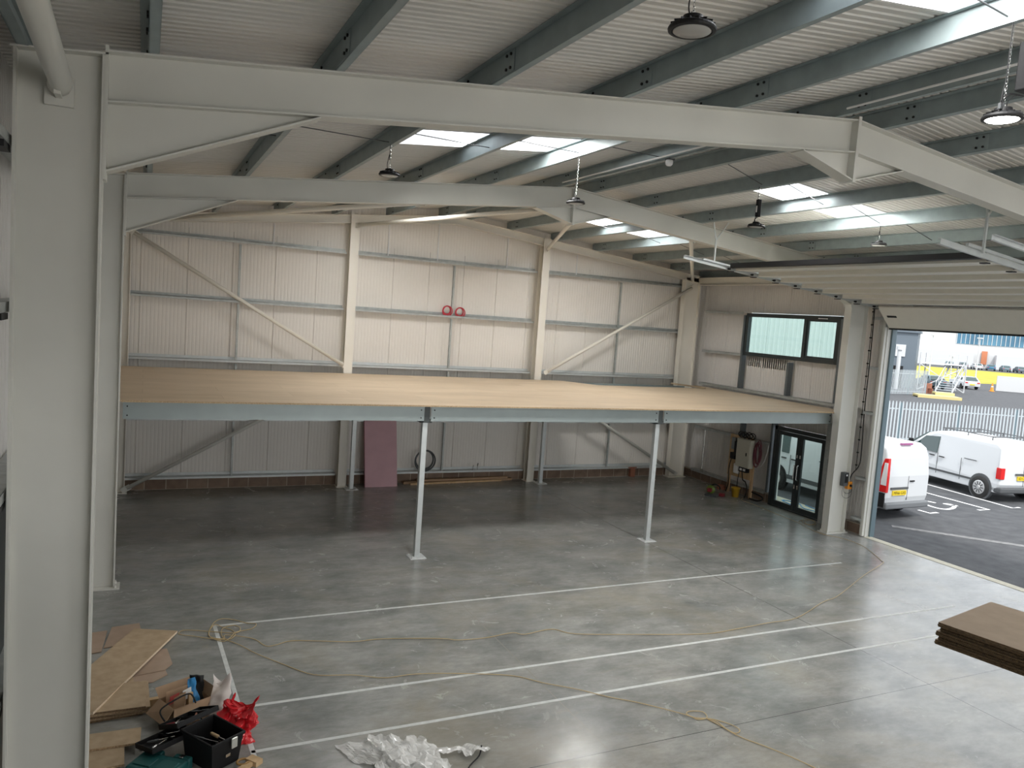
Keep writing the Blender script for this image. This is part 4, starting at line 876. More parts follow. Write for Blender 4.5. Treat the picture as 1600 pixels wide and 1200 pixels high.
c = MB(Tb); c.box(-a_-.012, a_+.012, -b_-.012, -b_+.004, hh-.03, hh); c.box(-a_-.012, a_+.012, b_-.004, b_+.012, hh-.03, hh); c.box(-a_-.012, -a_+.004, -b_, b_, hh-.03, hh); c.box(a_-.004, a_+.012, -b_, b_, hh-.03, hh); c.build('rim', black, t, bevel=.006)
MB(Tb).box(a_+.012, a_+.03, .02, .085, hh-.11, hh-.01).build('latch', mat('bright_steel_latch', (.75, .75, .7), .3, .7), t, bevel=.004)
MB(Tb).box(a_+.0, a_+.012, -.03, .02, .12, .15).build('badge', chrome, t)
c = MB(Tb)
for k in range(5): c.box(-.16+.07*k, -.12+.07*k, b_+.012, b_+.016, hh-.025, hh-.008)
c.build('rim_slots', greym, t)
# open lid leaning back, and cantilever tray
LT = Tb @ Matrix.Translation((-a_-.17, .02, hh-.02)) @ Matrix.Rotation(math.radians(90), 4, 'Z') @ Matrix.Rotation(math.radians(-22), 4, 'X')
c = MB(LT); c.box(-a_, a_, -.16, .16, -.03, -.02)
for q in (-.16, .15): c.box(-a_, a_, q, q+.01, -.02, .02)
for q in (-a_, a_-.01, -.05, .09): c.box(q, q+.01, -.15, .15, -.02, .02)
c.build('upper_tray', black, t, bevel=.003)
LT2 = Tb @ Matrix.Translation((-a_-.12, -b_-.08, .20)) @ Matrix.Rotation(math.radians(90), 4, 'Z') @ Matrix.Rotation(math.radians(-8), 4, 'X')
c = MB(LT2); c.box(-a_, a_, -.14, .14, -.03, -.02)
for q in (-.14, .13): c.box(-a_, a_, q, q+.01, -.02, .02)
for q in (-a_, a_-.01, 0): c.box(q, q+.01, -.13, .13, -.02, .02)
c.build('lower_tray', black, t, bevel=.003)
c = MB(Tb); c.bar((-a_-.013, -.12, .2), (-a_-.15, -.12, hh-.06), .012, .02); c.bar((-a_-.013, .12, .2), (-a_-.15, .12, hh-.06), .012, .02); c.build('tray_arms', chrome, t)
MB(Tb).tube(smoothpath([(-a_-.30, -.16, .26), (-a_-.36, -.17, .36), (-a_-.34, .0, .42), (-a_-.33, .14, .42), (-a_-.29, .18, .32)], 6), .008, 8).build('carry_handle', black, t)
def tool(name, m4, p0, p1, r, mt, label, cat='hand tool', head=None):
    t3 = thing(name, m4 @ Vector(p0), label, cat, 'hand tools in and around the toolbox')
    p0v, p1v = Vector(p0), Vector(p1); mid = p0v.lerp(p1v, .42)
    MB(m4).tube([p0v, p0v.lerp(p1v, .05), mid, mid.lerp(p1v, .03)], [r*.7, r, r, r*.6], 10).build('handle', mt, t3, smooth=True)
    MB(m4).tube([mid, p1v], r*.4, 8).build('shank', chrome, t3)
    if head: MB(m4).box(p1v.x-head, p1v.x+head, p1v.y-.012, p1v.y+.012, p1v.z-.012, p1v.z+.012).build('head', chrome, t3)
tool('hammer', Tb, (-.12, .07, .19), (.17, .05, .22), .017, timber, 'wooden handled hammer across the inside of the toolbox', head=.01)
tool('pry_bar', Tb, (-.18, -.09, .21), (.18, -.07, .27), .010, greym, 'thin steel bar lying along the left inside edge of the toolbox')
tool('screwdriver', Tb, (.19, -.05, .24), (.08, -.02, .20), .014, redh, 'red handled screwdriver at the near end of the toolbox')
tool('screwdriver', Tb, (.17, .02, .22), (.03, .05, .18), .012, redd, 'dark red screwdriver beside the wooden hammer handle')
for i, (p0, p1, mt, lb) in enumerate((((-.18, -.05, 0), (-.02, .08, .01), chrome, 'long bright spanner in the upper tool tray'), ((.02, -.08, 0), (.14, .06, .01), copper, 'brown handled pliers in the upper tool tray'),
        ((.17, -.1, 0), (.1, .1, .02), greym, 'grey chisel at the near end of the upper tool tray'), ((-.2, .1, .0), (-.08, -.1, .0), redd, 'dark red pliers at the far end of the upper tool tray'))):
    tool('spanner' if i == 0 else ('chisel' if i == 2 else 'pliers'), LT, p0, p1, .011, mt, lb)
for i, (p0, p1, mt, lb) in enumerate((((-.2, -.08, 0), (-.03, -.05, .01), chrome, 'bright steel file at the back of the lower tool tray'), ((-.15, .08, 0), (.05, -.06, .01), greym, 'grey spanner crossing the lower tool tray'),
        ((.05, .08, 0), (.2, -.04, .01), chrome, 'short bright spanner in the near half of the lower tool tray'))):
    tool('file' if i == 0 else 'spanner', LT2, p0, p1, .012, mt, lb)
# teal tool case
t = thing('tool_case', (.24, 7.50, 0), 'teal moulded plastic power tool case at the bottom edge left of the toolbox', 'tool case')
Tc = Matrix.Translation((.24, 7.50, 0)) @ Matrix.Rotation(math.radians(-38), 4, 'Z')
MB(Tc).box(-.24, .24, -.17, .10, 0, .14).box(-.24, -.06, .10, .17, 0, .14).box(.06, .24, .10, .17, 0, .14).build('shell', teal, t, bevel=.02, seg=3)
MB(Tc).box(-.2, -.02, -.12, .02, .14, .15).box(.03, .2, -.12, .02, .14, .15).build('raised_panels', teal, t, bevel=.006)
MB(Tc).box(-.06, .06, .13, .155, .04, .10).build('handle', teal, t, bevel=.01)
for xx in (-.15, .15): MB(Tc).box(xx-.022, xx+.022, .10, .15, .138, .148).build('latch', chrome, t, bevel=.003)
tag(MB(Matrix.Translation((.98, 7.42, .0))).tube([(0+.06*math.cos(a*math.pi/8), .05*math.sin(a*math.pi/8), .035+.0*a) for a in range(16)], .012, 6, closed=True).build('tape_roll', mat('brown_tape', (.35, .2, .06), .4)), 'brown roll of tape standing by the right foot of the toolbox', 'tape roll')
# polythene sheet
c = MB()
film(c, [(1.87, 7.47, .02), (2.25, 7.30, .10), (2.30, 6.85, .10), (1.98, 7.10, .01)], 1, .04, 16)
film(c, [(2.2, 7.42, .10), (2.70, 7.10, .18), (2.75, 6.45, .05), (2.1, 6.6, .05)], 5, .10, 30)
film(c, [(2.15, 7.36, .12), (2.62, 7.20, .05), (2.85, 6.6, .12), (2.3, 6.7, .22)], 8, .09, 30)
film(c, [(2.6, 7.17, .04), (3.15, 6.98, .03), (3.12, 6.90, .05), (2.6, 6.95, .10)], 12, .05, 18)
film(c, [(3.03, 7.05, .03), (3.36, 6.92, .04), (3.30, 6.80, .09), (3.05, 6.82, .05)], 15, .07, 18)
tag(c.build('polythene_sheet', clearp), 'crumpled clear polythene sheeting on the floor at the bottom edge', 'plastic sheet')
tag(MB().tube(smoothpath([(3.28, 6.93, .05), (3.2, 6.8, .03), (3.05, 6.68, .02), (2.9, 6.5, .02)], 4), .008, 6).build('black_strap', black), 'black strap on the floor beside the polythene sheeting', 'strap')
# ------------------------------------------------------------------ outside
OZ = -.02
struct(MB().box(XR-.02, 75, -40, 90, -.3, OZ), 'ground_yard', asph, 'dark asphalt yard outside the roller door')
c = MB(); c.box(15.62, 16.3, 13.0, 17.5, OZ-.1, 0); struct(c, 'ground_paving', mat('pale_paving', (.5, .46, .36), .85, var=.15), 'pale concrete paving outside the glazed door')
tag(MB().tube(smoothpath([(15.8, 14.9, .01), (16.0, 15.6, .01), (16.2, 15.2, .01), (15.9, 14.7, .01), (16.1, 14.3, .01), (16.25, 15.0, .01)], 5), .012, 6).build('blue_hose', blue), 'blue hose on the paving outside the glazed door', 'hose')
c = MB()
lm = mat('worn_white_road_paint', (.75, .75, .75), .8)
def road(p0, p1, w_, label):
    tag(MB().bar((p0[0], p0[1], OZ+.004), (p1[0], p1[1], OZ+.004), w_, .004).build('painted_line', lm), label, 'road marking', 'white parking bay lines')
def ribbon(pts, w_, label, name='painted_line'):
    pts = [Vector((a, b, OZ+.002)) for a, b in pts]; vs = []
    for i, p in enumerate(pts):
        t_ = (pts[min(i+1, len(pts)-1)]-pts[max(i-1, 0)]).normalized(); n_ = Vector((-t_.y, t_.x, 0))*w_/2; vs += [tuple(p-n_), tuple(p+n_)]
    n = len(vs); vs2 = vs+[(x, y, z+.004) for x, y, z in vs]; fs = []
    for i in range(len(pts)-1):
        a = 2*i; fs += [(a, a+1, a+3, a+2), (n+a, n+a+2, n+a+3, n+a+1), (a, a+2, n+a+2, n+a), (a+1, n+a+1, n+a+3, a+3)]
    fs += [(0, n, n+1, 1), (n-2, n-1, 2*n-1, 2*n-2)]
    tag(MB().add(vs2, fs).build(name, lm), label, 'road marking', 'white markings on the parking bays')
ribbon([(23.48, 16.69), (23.09, 13.66), (23.45, 13.68)], .1, 'long white parking bay line with a foot, nearest the second van')
ribbon([(22.1, 15.72), (22.0, 13.66), (21.57, 13.7)], .1, 'white parking bay line with a hooked foot, between the two vans')
ribbon([tuple(v.xy) for v in smoothpath([(a, b, 0) for a, b in [(21.0, 14.6), (20.87, 14.85), (20.47, 14.54), (20.38, 14.15), (20.53, 13.95), (20.88, 14.0), (21.24, 14.19), (21.34, 14.4), (21.2, 14.46), (21.25, 14.3), (21.4, 14.2)]], 5)], .11, 'curved white painted letter on the asphalt behind the first van', 'painted_letter')
ribbon([(19.51, 14.05), (19.52, 13.7), (19.85, 13.71)], .1, 'short white bay line end at the rear bumper of the first van')
c = MB(); c.bar((17.0, 12.9, OZ+.003), (20.2, 9.4, OZ+.003), .22, .002); tag(c.build('asphalt_seam', mat('pale_asphalt_seam', (.2, .2, .2), .9, var=.3, scale=8)), 'pale seam running across the asphalt yard', 'road marking')
def van(L, hd, length, width, height, wb, rear_oh, name, label, kind):
    hd = Vector((hd[0], hd[1], 0)).normalized(); rv = Vector((hd.y, -hd.x, 0))
    Mx = Matrix((( hd.x, rv.x, 0, L[0]), (hd.y, rv.y, 0, L[1]), (0, 0, 1, OZ), (0, 0, 0, 1)))   # local: s forward, w to the right, z
    t = thing(name, (L[0], L[1], OZ), label, 'van'); H_ = height
    if kind == 'custom':
        prof = [(.04, .45), (.0, .60), (.0, 1.15), (.04, 1.6), (.12, H_-.10), (.28, H_), (3.2, H_), (3.62, H_-.08), (4.25, 1.30), (4.80, 1.08), (length-.03, .85), (length, .5), (length-.12, .28), (.2, .28)]
        belt = 1.15
    else:
        prof = [(.06, .42), (.0, .55), (.02, 1.0), (.12, H_-.12), (.28, H_), (2.6, H_-.01), (3.0, H_-.12), (3.65, 1.2), (4.2, 1.0), (length-.02, .75), (length, .4), (length-.1, .25), (.15, .28)]
        belt = 1.05
    def inset(z): return max(0, z-belt)*(.07 if kind == 'custom' else .14)
    st = [0, .03, .12, width/2, width-.12, width-.03, width]; fr = [.05, .018, 0, 0, 0, .018, .05] if kind == 'custom' else [.10, .035, 0, 0, 0, .035, .10]
    vs = []; cs = (length/2, .9)
    for w_, f in zip(st, fr):
        for (s_, z) in prof:
            s2 = s_+(cs[0]-s_)*f*.28; z2 = z+(cs[1]-z)*f*.9*(1 if z > 1.2 else .25)
            ww = width/2+(w_-width/2)*(1-2*inset(z)/width); vs.append((s2, ww, z2))
    n = len(prof); fs = [tuple(range(n)), tuple(range((len(st)-1)*n, len(st)*n))[::-1]]
    for i in range(len(st)-1):
        for k in range(n): fs.append((i*n+k, i*n+(k+1) % n, (i+1)*n+(k+1) % n, (i+1)*n+k))
    MB(Mx).add(vs, fs).build('body', vanw, t, bevel=.03, seg=3)
    for s_, ww in ((rear_oh, 0), (rear_oh, width), (rear_oh+wb, 0), (rear_oh+wb, width)):
        sg = -1 if ww == 0 else 1
        a = MB(Mx).lathe([(.40, -.06), (.405, .012), (.37, .016)], (s_, ww+(0 if sg > 0 else -.0), .36), 28, 'y') if False else MB(Mx).lathe([(.41, -.10*sg), (.41, .014*sg), (.37, .018*sg)], (s_, ww, .36), 28, 'y')
        a.build('wheel_arch', greym if kind != 'custom' else blackm, t)
        wh = MB(Mx).lathe([(.2, -.1*sg), (.33, -.1*sg), (.345, 0), (.33, .045*sg), (.22, .055*sg)], (s_, ww, .345), 28, 'y').build('tyre', rubber, t, smooth=True)
        hb = MB(Mx).lathe([(.215, .04*sg), (.215, .056*sg), (.19, .062*sg), (.06, .066*sg), (.05, .08*sg)], (s_, ww, .345), 28, 'y'); hb.build('hubcap', mat('silver_hub', (.6, .6, .6), .35, .5) if 'silver_hub' not in bpy.data.materials else bpy.data.materials['silver_hub'], wh)
        k = MB(Mx)
        for q in range(10):
            an = q*math.pi/5; k.bar((s_+.07*math.cos(an), ww+.066*sg, .345+.07*math.sin(an)), (s_+.18*math.cos(an), ww+.064*sg, .345+.18*math.sin(an)), .02, .01, (0, 1, 0))
        k.build('spoke_gaps', blackm, wh)
    e = -.008; gi = lambda z: inset(z)
    f0 = 2.55 if kind == 'custom' else 2.35
    # side door window, mirror
    if kind == 'custom': wp = [(3.25, 1.14), (4.15, 1.16), (3.72, 1.72), (3.25, 1.78)]
    else: wp = [(2.45, 1.08), (3.52, 1.1), (3.02, 1.56), (2.45, 1.62)]
    for side in (0, 1):
        pts = [(s_, (gi(z)+e) if side == 0 else (width-gi(z)-e), z) for s_, z in wp]
        MB(Mx).prism(pts, (0, .03 if side == 0 else -.03, 0)).build('side_window', vangl, t)
        y = -.12 if side == 0 else width+.12
        MB(Mx).box(wp[1][0]-.12, wp[1][0], y-.06, y+.06, 1.12, 1.40).box(wp[1][0]-.09, wp[1][0]-.03, min(y, y+(.15 if side == 0 else -.15)), max(y, y+(.15 if side == 0 else -.15)), 1.14, 1.2).build('wing_mirror', black, t, bevel=.02)
        yy = e if side == 0 else width-.004
        seams = MB(Mx)
        for s_ in ((wp[0][0]-.08, wp[0][0]-1.2) if kind == 'custom' else (wp[0][0]-.06, wp[0][0]-1.0)): seams.box(s_, s_+.012, yy, yy+.012, .42, 1.1)
        seams.box(.9, wp[0][0]-1.1, yy, yy+.012, 1.10, 1.125); seams.build('door_seams', greym, t)
        MB(Mx).box(.55 if kind != 'custom' else .2, wp[1][0]-.0, yy-.006, yy+.02, .50 if kind != 'custom' else .40, .56 if kind != 'custom' else .52).build('rubbing_strip', greym, t)
        hm = MB(Mx)
        for s_ in (wp[0][0]+.08, wp[0][0]-.32): hm.box(s_, s_+.2, yy-.02, yy+.02, .97, 1.0)
        hm.build('door_handles', black, t, bevel=.006)
    # windscreen
    a, b = (prof[7], prof[8]) if kind == 'custom' else (prof[6], prof[7])
    MB(Mx).prism([(a[0]+.05, .12+gi(a[1]), a[1]-.02), (b[0]-.0, .06, b[1]+.03), (b[0]-.0, width-.06, b[1]+.03), (a[0]+.05, width-.12-gi(a[1]), a[1]-.02)], (.03, 0, .03)).build('windscreen', vangl, t)
    # rear: bumper, lamps, plate, seam, handles
    MB(Mx).box(-.06, .35, .0, width, .30, .47).build('rear_bumper', greym if kind != 'custom' else mat('grey_bumper', (.16, .17, .18), .5), t, bevel=.04)
    for ww in (0, width):
        s1 = .02 if ww == 0 else -.02
        if kind == 'custom':
            pr_ = [(-.018, .74), (-.018, 1.15), (.02, 1.62), (.14, 1.60), (.24, 1.2), (.22, .74)]
            pts = [(s_+(0 if ww == 0 else .10), (ww+(gi(z)-.012 if ww == 0 else -gi(z)+.012)), z) for s_, z in pr_]
            MB(Mx).prism(pts, (0, .09 if ww == 0 else -.03, 0)).build('tail_lamp', redl, t, bevel=.01)
            pts = [(s_-.004+(0 if ww == 0 else .10), (ww+(-.016 if ww == 0 else .016)), z) for s_, z in ((0, .92), (0, 1.05), (.02, 1.5), (.10, 1.5), (.16, 1.05), (.16, .92))]
            MB(Mx).prism(pts, (0, .06 if ww == 0 else -.03, 0)).build('reversing_lens', white, t)
        else:
            y0, y1 = (-.008, .15) if ww == 0 else (width-.15, width+.008)
            MB(Mx).box(-.012, .16, y0, y1, .72, 1.06).build('tail_lamp', redl, t, bevel=.01)
    pc = width*.30 if kind == 'custom' else width*.5
    zp = .66 if kind == 'custom' else .70
    pl_ = MB(Mx).box(-.035, -.0, pc-.26, pc+.26, zp, zp+.12).build('number_plate', plate, t)
    MB(Mx).box(-.03, .0, pc-.34, pc+.34, zp+.15, zp+.21).build('plate_light_bar', greym, t, bevel=.01)
    MB(Mx).box(-.006, .02, width/2-.006, width/2+.006, .52, 1.15).build('rear_door_seam', greym, t)
    MB(Mx).box(-.03, .02, width/2+.05, width/2+.22, 1.0, 1.03).build('rear_handle', black, t)
    if kind == 'custom':
        MB(Mx).box(.02, .55, -.012, .03, .35, .72).build('side_cladding', blackm, t)
        MB(Mx).box(.14, .20, width/2-.22, width/2+.22, H_-.035, H_+.015).build('brake_light', mat('purple_lens', (.35, .1, .25), .3), t)
    else:
        k = MB(Mx)
        for s_ in (.6, 1.5, 2.4):
            k.tube([(s_, .2, H_+.02), (s_, .2, H_+.12), (s_, width-.2, H_+.12), (s_, width-.2, H_+.02)], .018, 6)
        for ww in (.2, width-.2): k.tube([(.5, ww, H_+.12), (2.5, ww, H_+.12)], .016, 6)
        k.build('roof_rack', greym, t)
    # registration text
    return t, Mx, pc, pl_
def text(s, name, M4, size, m, parent):
    cu = bpy.data.curves.new(name, 'FONT'); cu.body = s; cu.size = size; cu.align_x = 'CENTER'; cu.align_y = 'CENTER'; cu.extrude = .001
    o = bpy.data.objects.new(name, cu); COL.objects.link(o); bpy.context.view_layer.update()
    me = bpy.data.meshes.new_from_object(o.evaluated_get(bpy.context.evaluated_depsgraph_get())); bpy.data.objects.remove(o)
    me.transform(M4); me.materials.append(m); o = bpy.data.objects.new(name, me); COL.objects.link(o)
    base = Vector(); p = parent
    while p is not None: base += p.location; p = p.parent
    me.transform(Matrix.Translation(-base)); o.parent = parent; return o
def plate_text(Mx, pc, s, par, zp):
    B = Mx @ Matrix(((0, 0, -1, -.037), (1, 0, 0, pc), (0, 1, 0, zp), (0, 0, 0, 1)))
    text(s, 'registration', B, .105, black, par)
t, Mx, pc, pl_ = van((17.18, 13.33), (-.03, 1.0), 4.6, 1.7, 1.97, 2.7, .95, 'white_van', 'white van parked outside the roller door, also seen through the glazed door', 'custom')
plate_text(Mx, pc, 'MF66 GXS', pl_, .72)
t, Mx, pc, pl_ = van((23.25, 14.22), (.17, .985), 4.2, 1.79, 1.80, 2.75, .66, 'white_van', 'smaller white van with a roof rack, parked second from the building', 'connect')
plate_text(Mx, pc, 'SD13 FNO', pl_, .76)
# palisade fence
palm = mat('galvanised_palisade', (.50, .55, .58), .5)
def fence(A, B, h, label, panels, pales=17, base=OZ):
    A, B = Vector((*A, base)), Vector((*B, base)); d = (B-A)/panels
    t = thing('palisade_fence', (A+B)/2, label, 'fence'); dn_ = d.normalized(); nn = Vector((dn_.y, -dn_.x, 0))
    for k in range(panels+1):
        p = A+d*k; MB().bar(p+Vector((0, 0, 0)), p+Vector((0, 0, h*.97)), .06, .1, dn_).build('post', bluegrey, t)
    r = MB()
    for z in (.3, h-.35): r.bar(A+Vector((0, 0, z)), B+Vector((0, 0, z)), .04, .05)
    r.build('rails', palm, t)
    c = MB(); n = panels*pales
    for k in range(n):
        p = A+(B-A)*((k+.5)/n)+nn*.04; w_ = dn_*.034
        q = [p-w_+Vector((0, 0, .05)), p+w_+Vector((0, 0, .05)), p+w_+Vector((0, 0, h-.12)), p+w_*.5+Vector((0, 0, h)), p-w_*.5+Vector((0, 0, h)), p-w_+Vector((0, 0, h-.12))]
        c.prism(q, nn*.012)
    c.build('pales', palm, t)
fence((25.6, 25.6), (41.5, 19.9), 2.0, 'long pale palisade fence behind the two vans', 6)
fence((53, 47.6), (66.5, 48.6), 2.3, 'short pale palisade fence section farther off, left of the steel stair', 5)
# yard far away: grey plant building, tank, stair, car, barrier, cone, verge, office building
bgl = mat('blue_curtain_glazing', (.03, .10, .17), .15, col2=(.10, .26, .38), scale=.15)
gm = mat('blue_grey_cladding', (.13, .16, .19), .5); whm = mat('white_render', (.60, .61, .62), .6)
def quadp(name, pts, vec, m, t): return MB().prism(pts, vec).build(name, m, t)
t = thing('plant_building', (72, 60, 0), 'blue-grey clad plant building beyond the fences', 'building')
F0, F1, F2, F3 = Vector((66, 61.5, 0)), Vector((73.0, 54.9, 0)), Vector((75.6, 56.6, 0)), Vector((70, 68, 0))
MB().prism([F0, F1, F2, F3], (0, 0, 5.85)).build('walls', gm, t)
MB().prism([F0+Vector((-.2, -.2, 5.85)), F1+Vector((0, -.3, 5.85)), F2+Vector((.3, 0, 5.85)), F3+Vector((0, .3, 5.85))], (0, 0, .2)).build('roof', gm, t)
fd = (F1-F0).normalized(); fn = Vector((-.69, -.73, 0))
q = F1-fd*2.0; MB().prism([q+Vector((0, 0, 3.3)), q+fd*.95+Vector((0, 0, 3.3)), q+fd*.95+Vector((0, 0, 4.55)), q+Vector((0, 0, 4.55))], fn*.1).build('sign_panel', whm, t)
q = F1-fd*2.2; MB().prism([q, q+fd*1.1, q+fd*1.1+Vector((0, 0, 2.3)), q+Vector((0, 0, 2.3))], fn*.06).build('doorway', blackm, t)
t = thing('storage_tank', (64.5, 53.5, 0), 'dark rounded tank at the jamb edge, left of the white vent pipe', 'tank')
MB().lathe([(3.2, 0), (3.2, 2.6), (2.9, 3.5), (2.0, 4.2), (.2, 4.5)], (64.2, 55.2, 0), 36).build('shell', gm, t, smooth=True)
t = thing('vent_pipe', (70, 53.6, 0), 'white vertical vent pipe in front of the plant building', 'pipe')
MB().tube([(69.3, 54.0, 0), (69.3, 54.0, 4.0)], .2, 12).build('pipe', whm, t); MB().tube([(69.3, 54.0, 4.0), (69.3, 54.0, 4.35)], .32, 12).build('cowl', whm, t)
t = thing('steel_staircase', (74, 53, 0), 'white external steel staircase and platform beside the plant building', 'staircase')
c = MB(); A0 = Vector((73.2, 50.9, 0)); A1 = Vector((76.2, 51.2, 2.6)); sd = Vector((.0, -1.0, 0))*.75
A0 = Vector((73.9, 52.0, 0)); A1 = Vector((77.2, 53.0, 2.7)); sd = Vector((.57, -.82, 0))*.75
for k in range(13):
    p = A0.lerp(A1, k/12); c.bar(p-sd, p+sd, .28, .05)
c.build('treads', palm, t)
c = MB()
for s_ in (-1, 1):
    c.bar(A0+sd*s_, A1+sd*s_, .06, .2); c.bar(A0+sd*s_+Vector((0, 0, 1.0)), A1+sd*s_+Vector((0, 0, 1.0)), .05, .05)
    for k in range(6): p = A0.lerp(A1, k/5)+sd*s_; c.bar(p, p+Vector((0, 0, 1.0)), .05, .05)
c.build('stringers_and_rails', whm, t)
c = MB(); P_ = [(73.35, 54.6, 2.75), (76.9, 51.9, 2.75), (78.3, 53.8, 2.75), (76.0, 55.9, 2.75)]; c.prism(P_, (0, 0, .1)); c.build('platform', whm, t)
c = MB()
for p in P_: c.bar((p[0], p[1], 0), (p[0], p[1], 3.9), .09, .09)
c.bar((73.35, 54.6, 0), (76.9, 51.9, 2.75), .08, .08); c.bar((76.9, 51.9, 0), (73.35, 54.6, 2.75), .08, .08)
for z in (3.4, 3.9): c.bar((73.35, 54.6, z), (76.9, 51.9, z), .05, .05)
c.build('supports', whm, t)
def car(cx, cy, ang_, bm_, label, name='car', plate_=False):
    Mx = Matrix.Translation((cx, cy, OZ)) @ Matrix.Rotation(ang_, 4, 'Z'); t = thing(name, (cx, cy, OZ), label, 'car', None)
    st = [(-2.1, .35), (-2.15, .75), (-1.9, .98), (-1.35, 1.40), (.1, 1.44), (.9, 1.02), (1.9, .88), (2.12, .6), (2.1, .3)]
    c = MB(Mx); vs = []
    for w_ in (-.88, -.8, .8, .88):
        for s_, z in st:
            k = 1-max(0, z-.95)*.35; vs.append((s_*(1 if abs(w_) < .85 else .985), w_*k, z))
    n = len(st); fs = [tuple(range(n)), tuple(range(3*n, 4*n))]
    for i in range(3):
        for k in range(n): fs.append((i*n+k, i*n+(k+1) % n, (i+1)*n+(k+1) % n, (i+1)*n+k))
    c.add(vs, fs).build('body', bm_, t, bevel=.03)
    MB(Mx).prism([(-1.93, -.68, .99), (-1.93, .68, .99), (-1.38, .58, 1.38), (-1.38, -.58, 1.38)], (-.03, 0, .02)).build('rear_window', vangl, t)
    MB(Mx).box(-1.3, .55, -.84, .84, 1.03, 1.30).build('side_glass', vangl, t)
    for a in (-1.3, 1.3):
        for b in (-.9, .72): MB(Mx).lathe([(.31, 0), (.31, .18)], (a, b, .31), 18, 'y').build('wheel', rubber, t)
    for b in (-.8, .5): MB(Mx).box(-2.17, -2.05, b, b+.3, .72, .84).build('tail_lamp', redl, t)
    if plate_: MB(Mx).box(-2.18, -2.1, -.26, .26, .5, .62).build('number_plate', plate, t)
car(87.2, 58.9, math.radians(57), vanw, 'white car parked beyond the fences beside the steel staircase', plate_=True)
car(79.2, 57.4, math.radians(57), bluegrey, 'dark car half hidden behind the steel staircase')
tag(MB().prism([(89.6, 56.6, 0), (92.6, 53.9, 0), (92.6, 53.9, 1.75), (89.6, 56.6, 1.75)], (.06, .08, 0)).build('hoarding_panel', whm), 'blank white hoarding panel right of the white car', 'barrier')
t = thing('traffic_cone', (87.3, 55.8, 0), 'orange traffic cone left of the white hoarding panel', 'cone')
MB().lathe([(.3, 0), (.3, .05), (.2, .06), (.05, .95), (.02, .96)], (87.3, 55.6, OZ), 14).build('body', orange, t); MB().lathe([(.145, .38), (.11, .6)], (87.3, 55.6, OZ), 14).build('band', white, t)
t = thing('site_barrier', (69.5, 50.6, 0), 'small brick red barrier left of the foot of the steel staircase', 'barrier')
MB().box(68.2, 69.3, 50.0, 50.1, .5, 1.0).build('board', brick, t); MB().box(68.3, 68.4, 49.8, 50.3, 0, .5).box(69.1, 69.2, 49.8, 50.3, 0, .5).build('feet', brick, t)
t = thing('striped_barrier', (90, 51, 0), 'pale orange and white folding barrier right of the hoarding panel', 'barrier')
for q in range(3): MB().bar((90.0+q*.8, 52.4-q*.6, 0), (90.3+q*.8, 52.2-q*.6, 1.1), .08, .08).build('frame', orange, t)
MB().bar((90, 52.4, .8), (92, 50.9, .8), .05, .2).build('board', whm, t)
ym = mat('yellow_site_timber', (.62, .52, .24), .7)
for (cx, cy, z, a, b, lb) in ((64.3, 45.8, 0, 3.6, 1.6, 'long flat stack of yellow timber behind the palisade fence'), (65.8, 46.3, .25, 1.6, 1.0, 'smaller yellow bundle lying on the flat timber stack')):
    m4 = Matrix.Translation((cx, cy, OZ+z)) @ Matrix.Rotation(-.65, 4, 'Z')
    tag(MB(m4).box(-a/2, a/2, -b/2, b/2, .1, .25).box(-a/2, a/2, -b/2, -b/2+.1, 0, .1).box(-a/2, a/2, b/2-.1, b/2, 0, .1).build('timber_stack', ym), lb, 'timber')
tag(MB().prism([(91, 73, OZ-.02), (98.3, 68.3, OZ-.02), (114.4, 68.3, OZ-.02), (150, 50, OZ-.02), (192, 86, OZ-.02), (158, 128, OZ-.02)], (0, 0, .03)).build('grass_verge', grass), 'bright yellow-green grass verge beyond the yard', 'grass', kind='stuff')
struct(MB().prism([(75, -40, -.3), (420, -40, -.3), (420, 330, -.3), (75, 330, -.3)], (0, 0, .27)), 'ground_far', asph, 'far asphalt beyond the yard')
t = thing('office_building', (150, 110, 0), 'long white building with a band of blue windows in the distance', 'building')
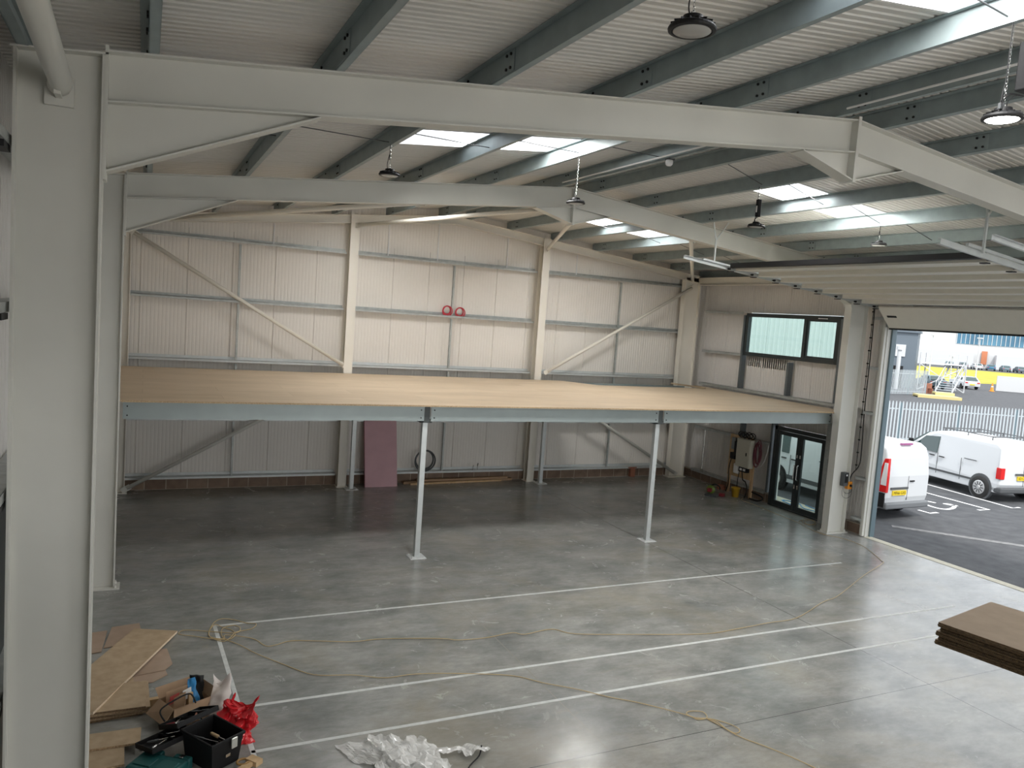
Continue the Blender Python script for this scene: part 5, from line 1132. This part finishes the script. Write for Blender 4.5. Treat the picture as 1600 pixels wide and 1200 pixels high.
dd = Vector((.61, -.79, 0)); P0 = Vector((190-17.4, 139-13.4, 0))-dd*38; P1 = P0+dd*110; nb = Vector((.79, .61, 0))
MB().prism([P0+nb*22, P1+nb*22, P1+nb*50, P0+nb*50], (0, 0, 14)).build('walls', whm, t)
K = 1.148
def ow(f, z, o=22): return P0+nb*o+dd*(f)+Vector((0, 0, z))
a, b = 44.0, 95.0
MB().prism([ow(a, 6, 21.8), ow(b, 6, 21.8), ow(b, 12, 21.8), ow(a, 12, 21.8)], nb*.2).build('window_band', bgl, t)
c = MB()
for k in range(52): c.bar(ow(a+(b-a)*k/51, 6, 21.7), ow(a+(b-a)*k/51, 12, 21.7), .12, .12, dd)
c.build('mullions', whm, t)
for f, w_, h in ((30, 18, 3.9), (53, 7, 3.6), (61.5, 12, 3.2)):
    MB().prism([ow(f, 0, 17), ow(f+w_, 0, 17), ow(f+w_, 0, 21.7), ow(f, 0, 21.7)], (0, 0, h)).build('low_wing', whm, t)
MB().prism([ow(50, 1.0, 21.5), ow(51.3, 1.0, 21.5), ow(51.3, 4.4, 21.5), ow(50, 4.4, 21.5)], nb*.2).build('orange_door', mat('terracotta_door', (.55, .2, .1), .5), t)
for k in range(11):
    bs = ow(42+2.9*k, 0, 2)
    car(bs.x, bs.y, math.radians(37+(k % 3)*5), [bluegrey, gm, vanw, bgl][k % 4], 'distant parked car in front of the white office building, '+['first', 'second', 'third', 'fourth', 'fifth', 'sixth', 'seventh', 'eighth', 'ninth', 'tenth', 'eleventh'][k]+' from the left')
for (x, y, h, lb) in ((102.0, 67.4, 6.1, 'tall thin white lamp post with lantern in front of the blue windows'), (99.8, 69.5, 3.4, 'short thin white post on the verge right of the staircase'), (99.5, 72.5, 6.1, 'pale lamp post right of the plant building roof')):
    t = thing('lamp_post', (x, y, 0), lb, 'lamp post'); MB().tube([(x, y, -.02), (x, y, h)], [.10, .06], 8).build('column', whm, t); MB().box(x-.35, x+.35, y-.2, y+.2, h, h+.15).build('lantern', whm, t)
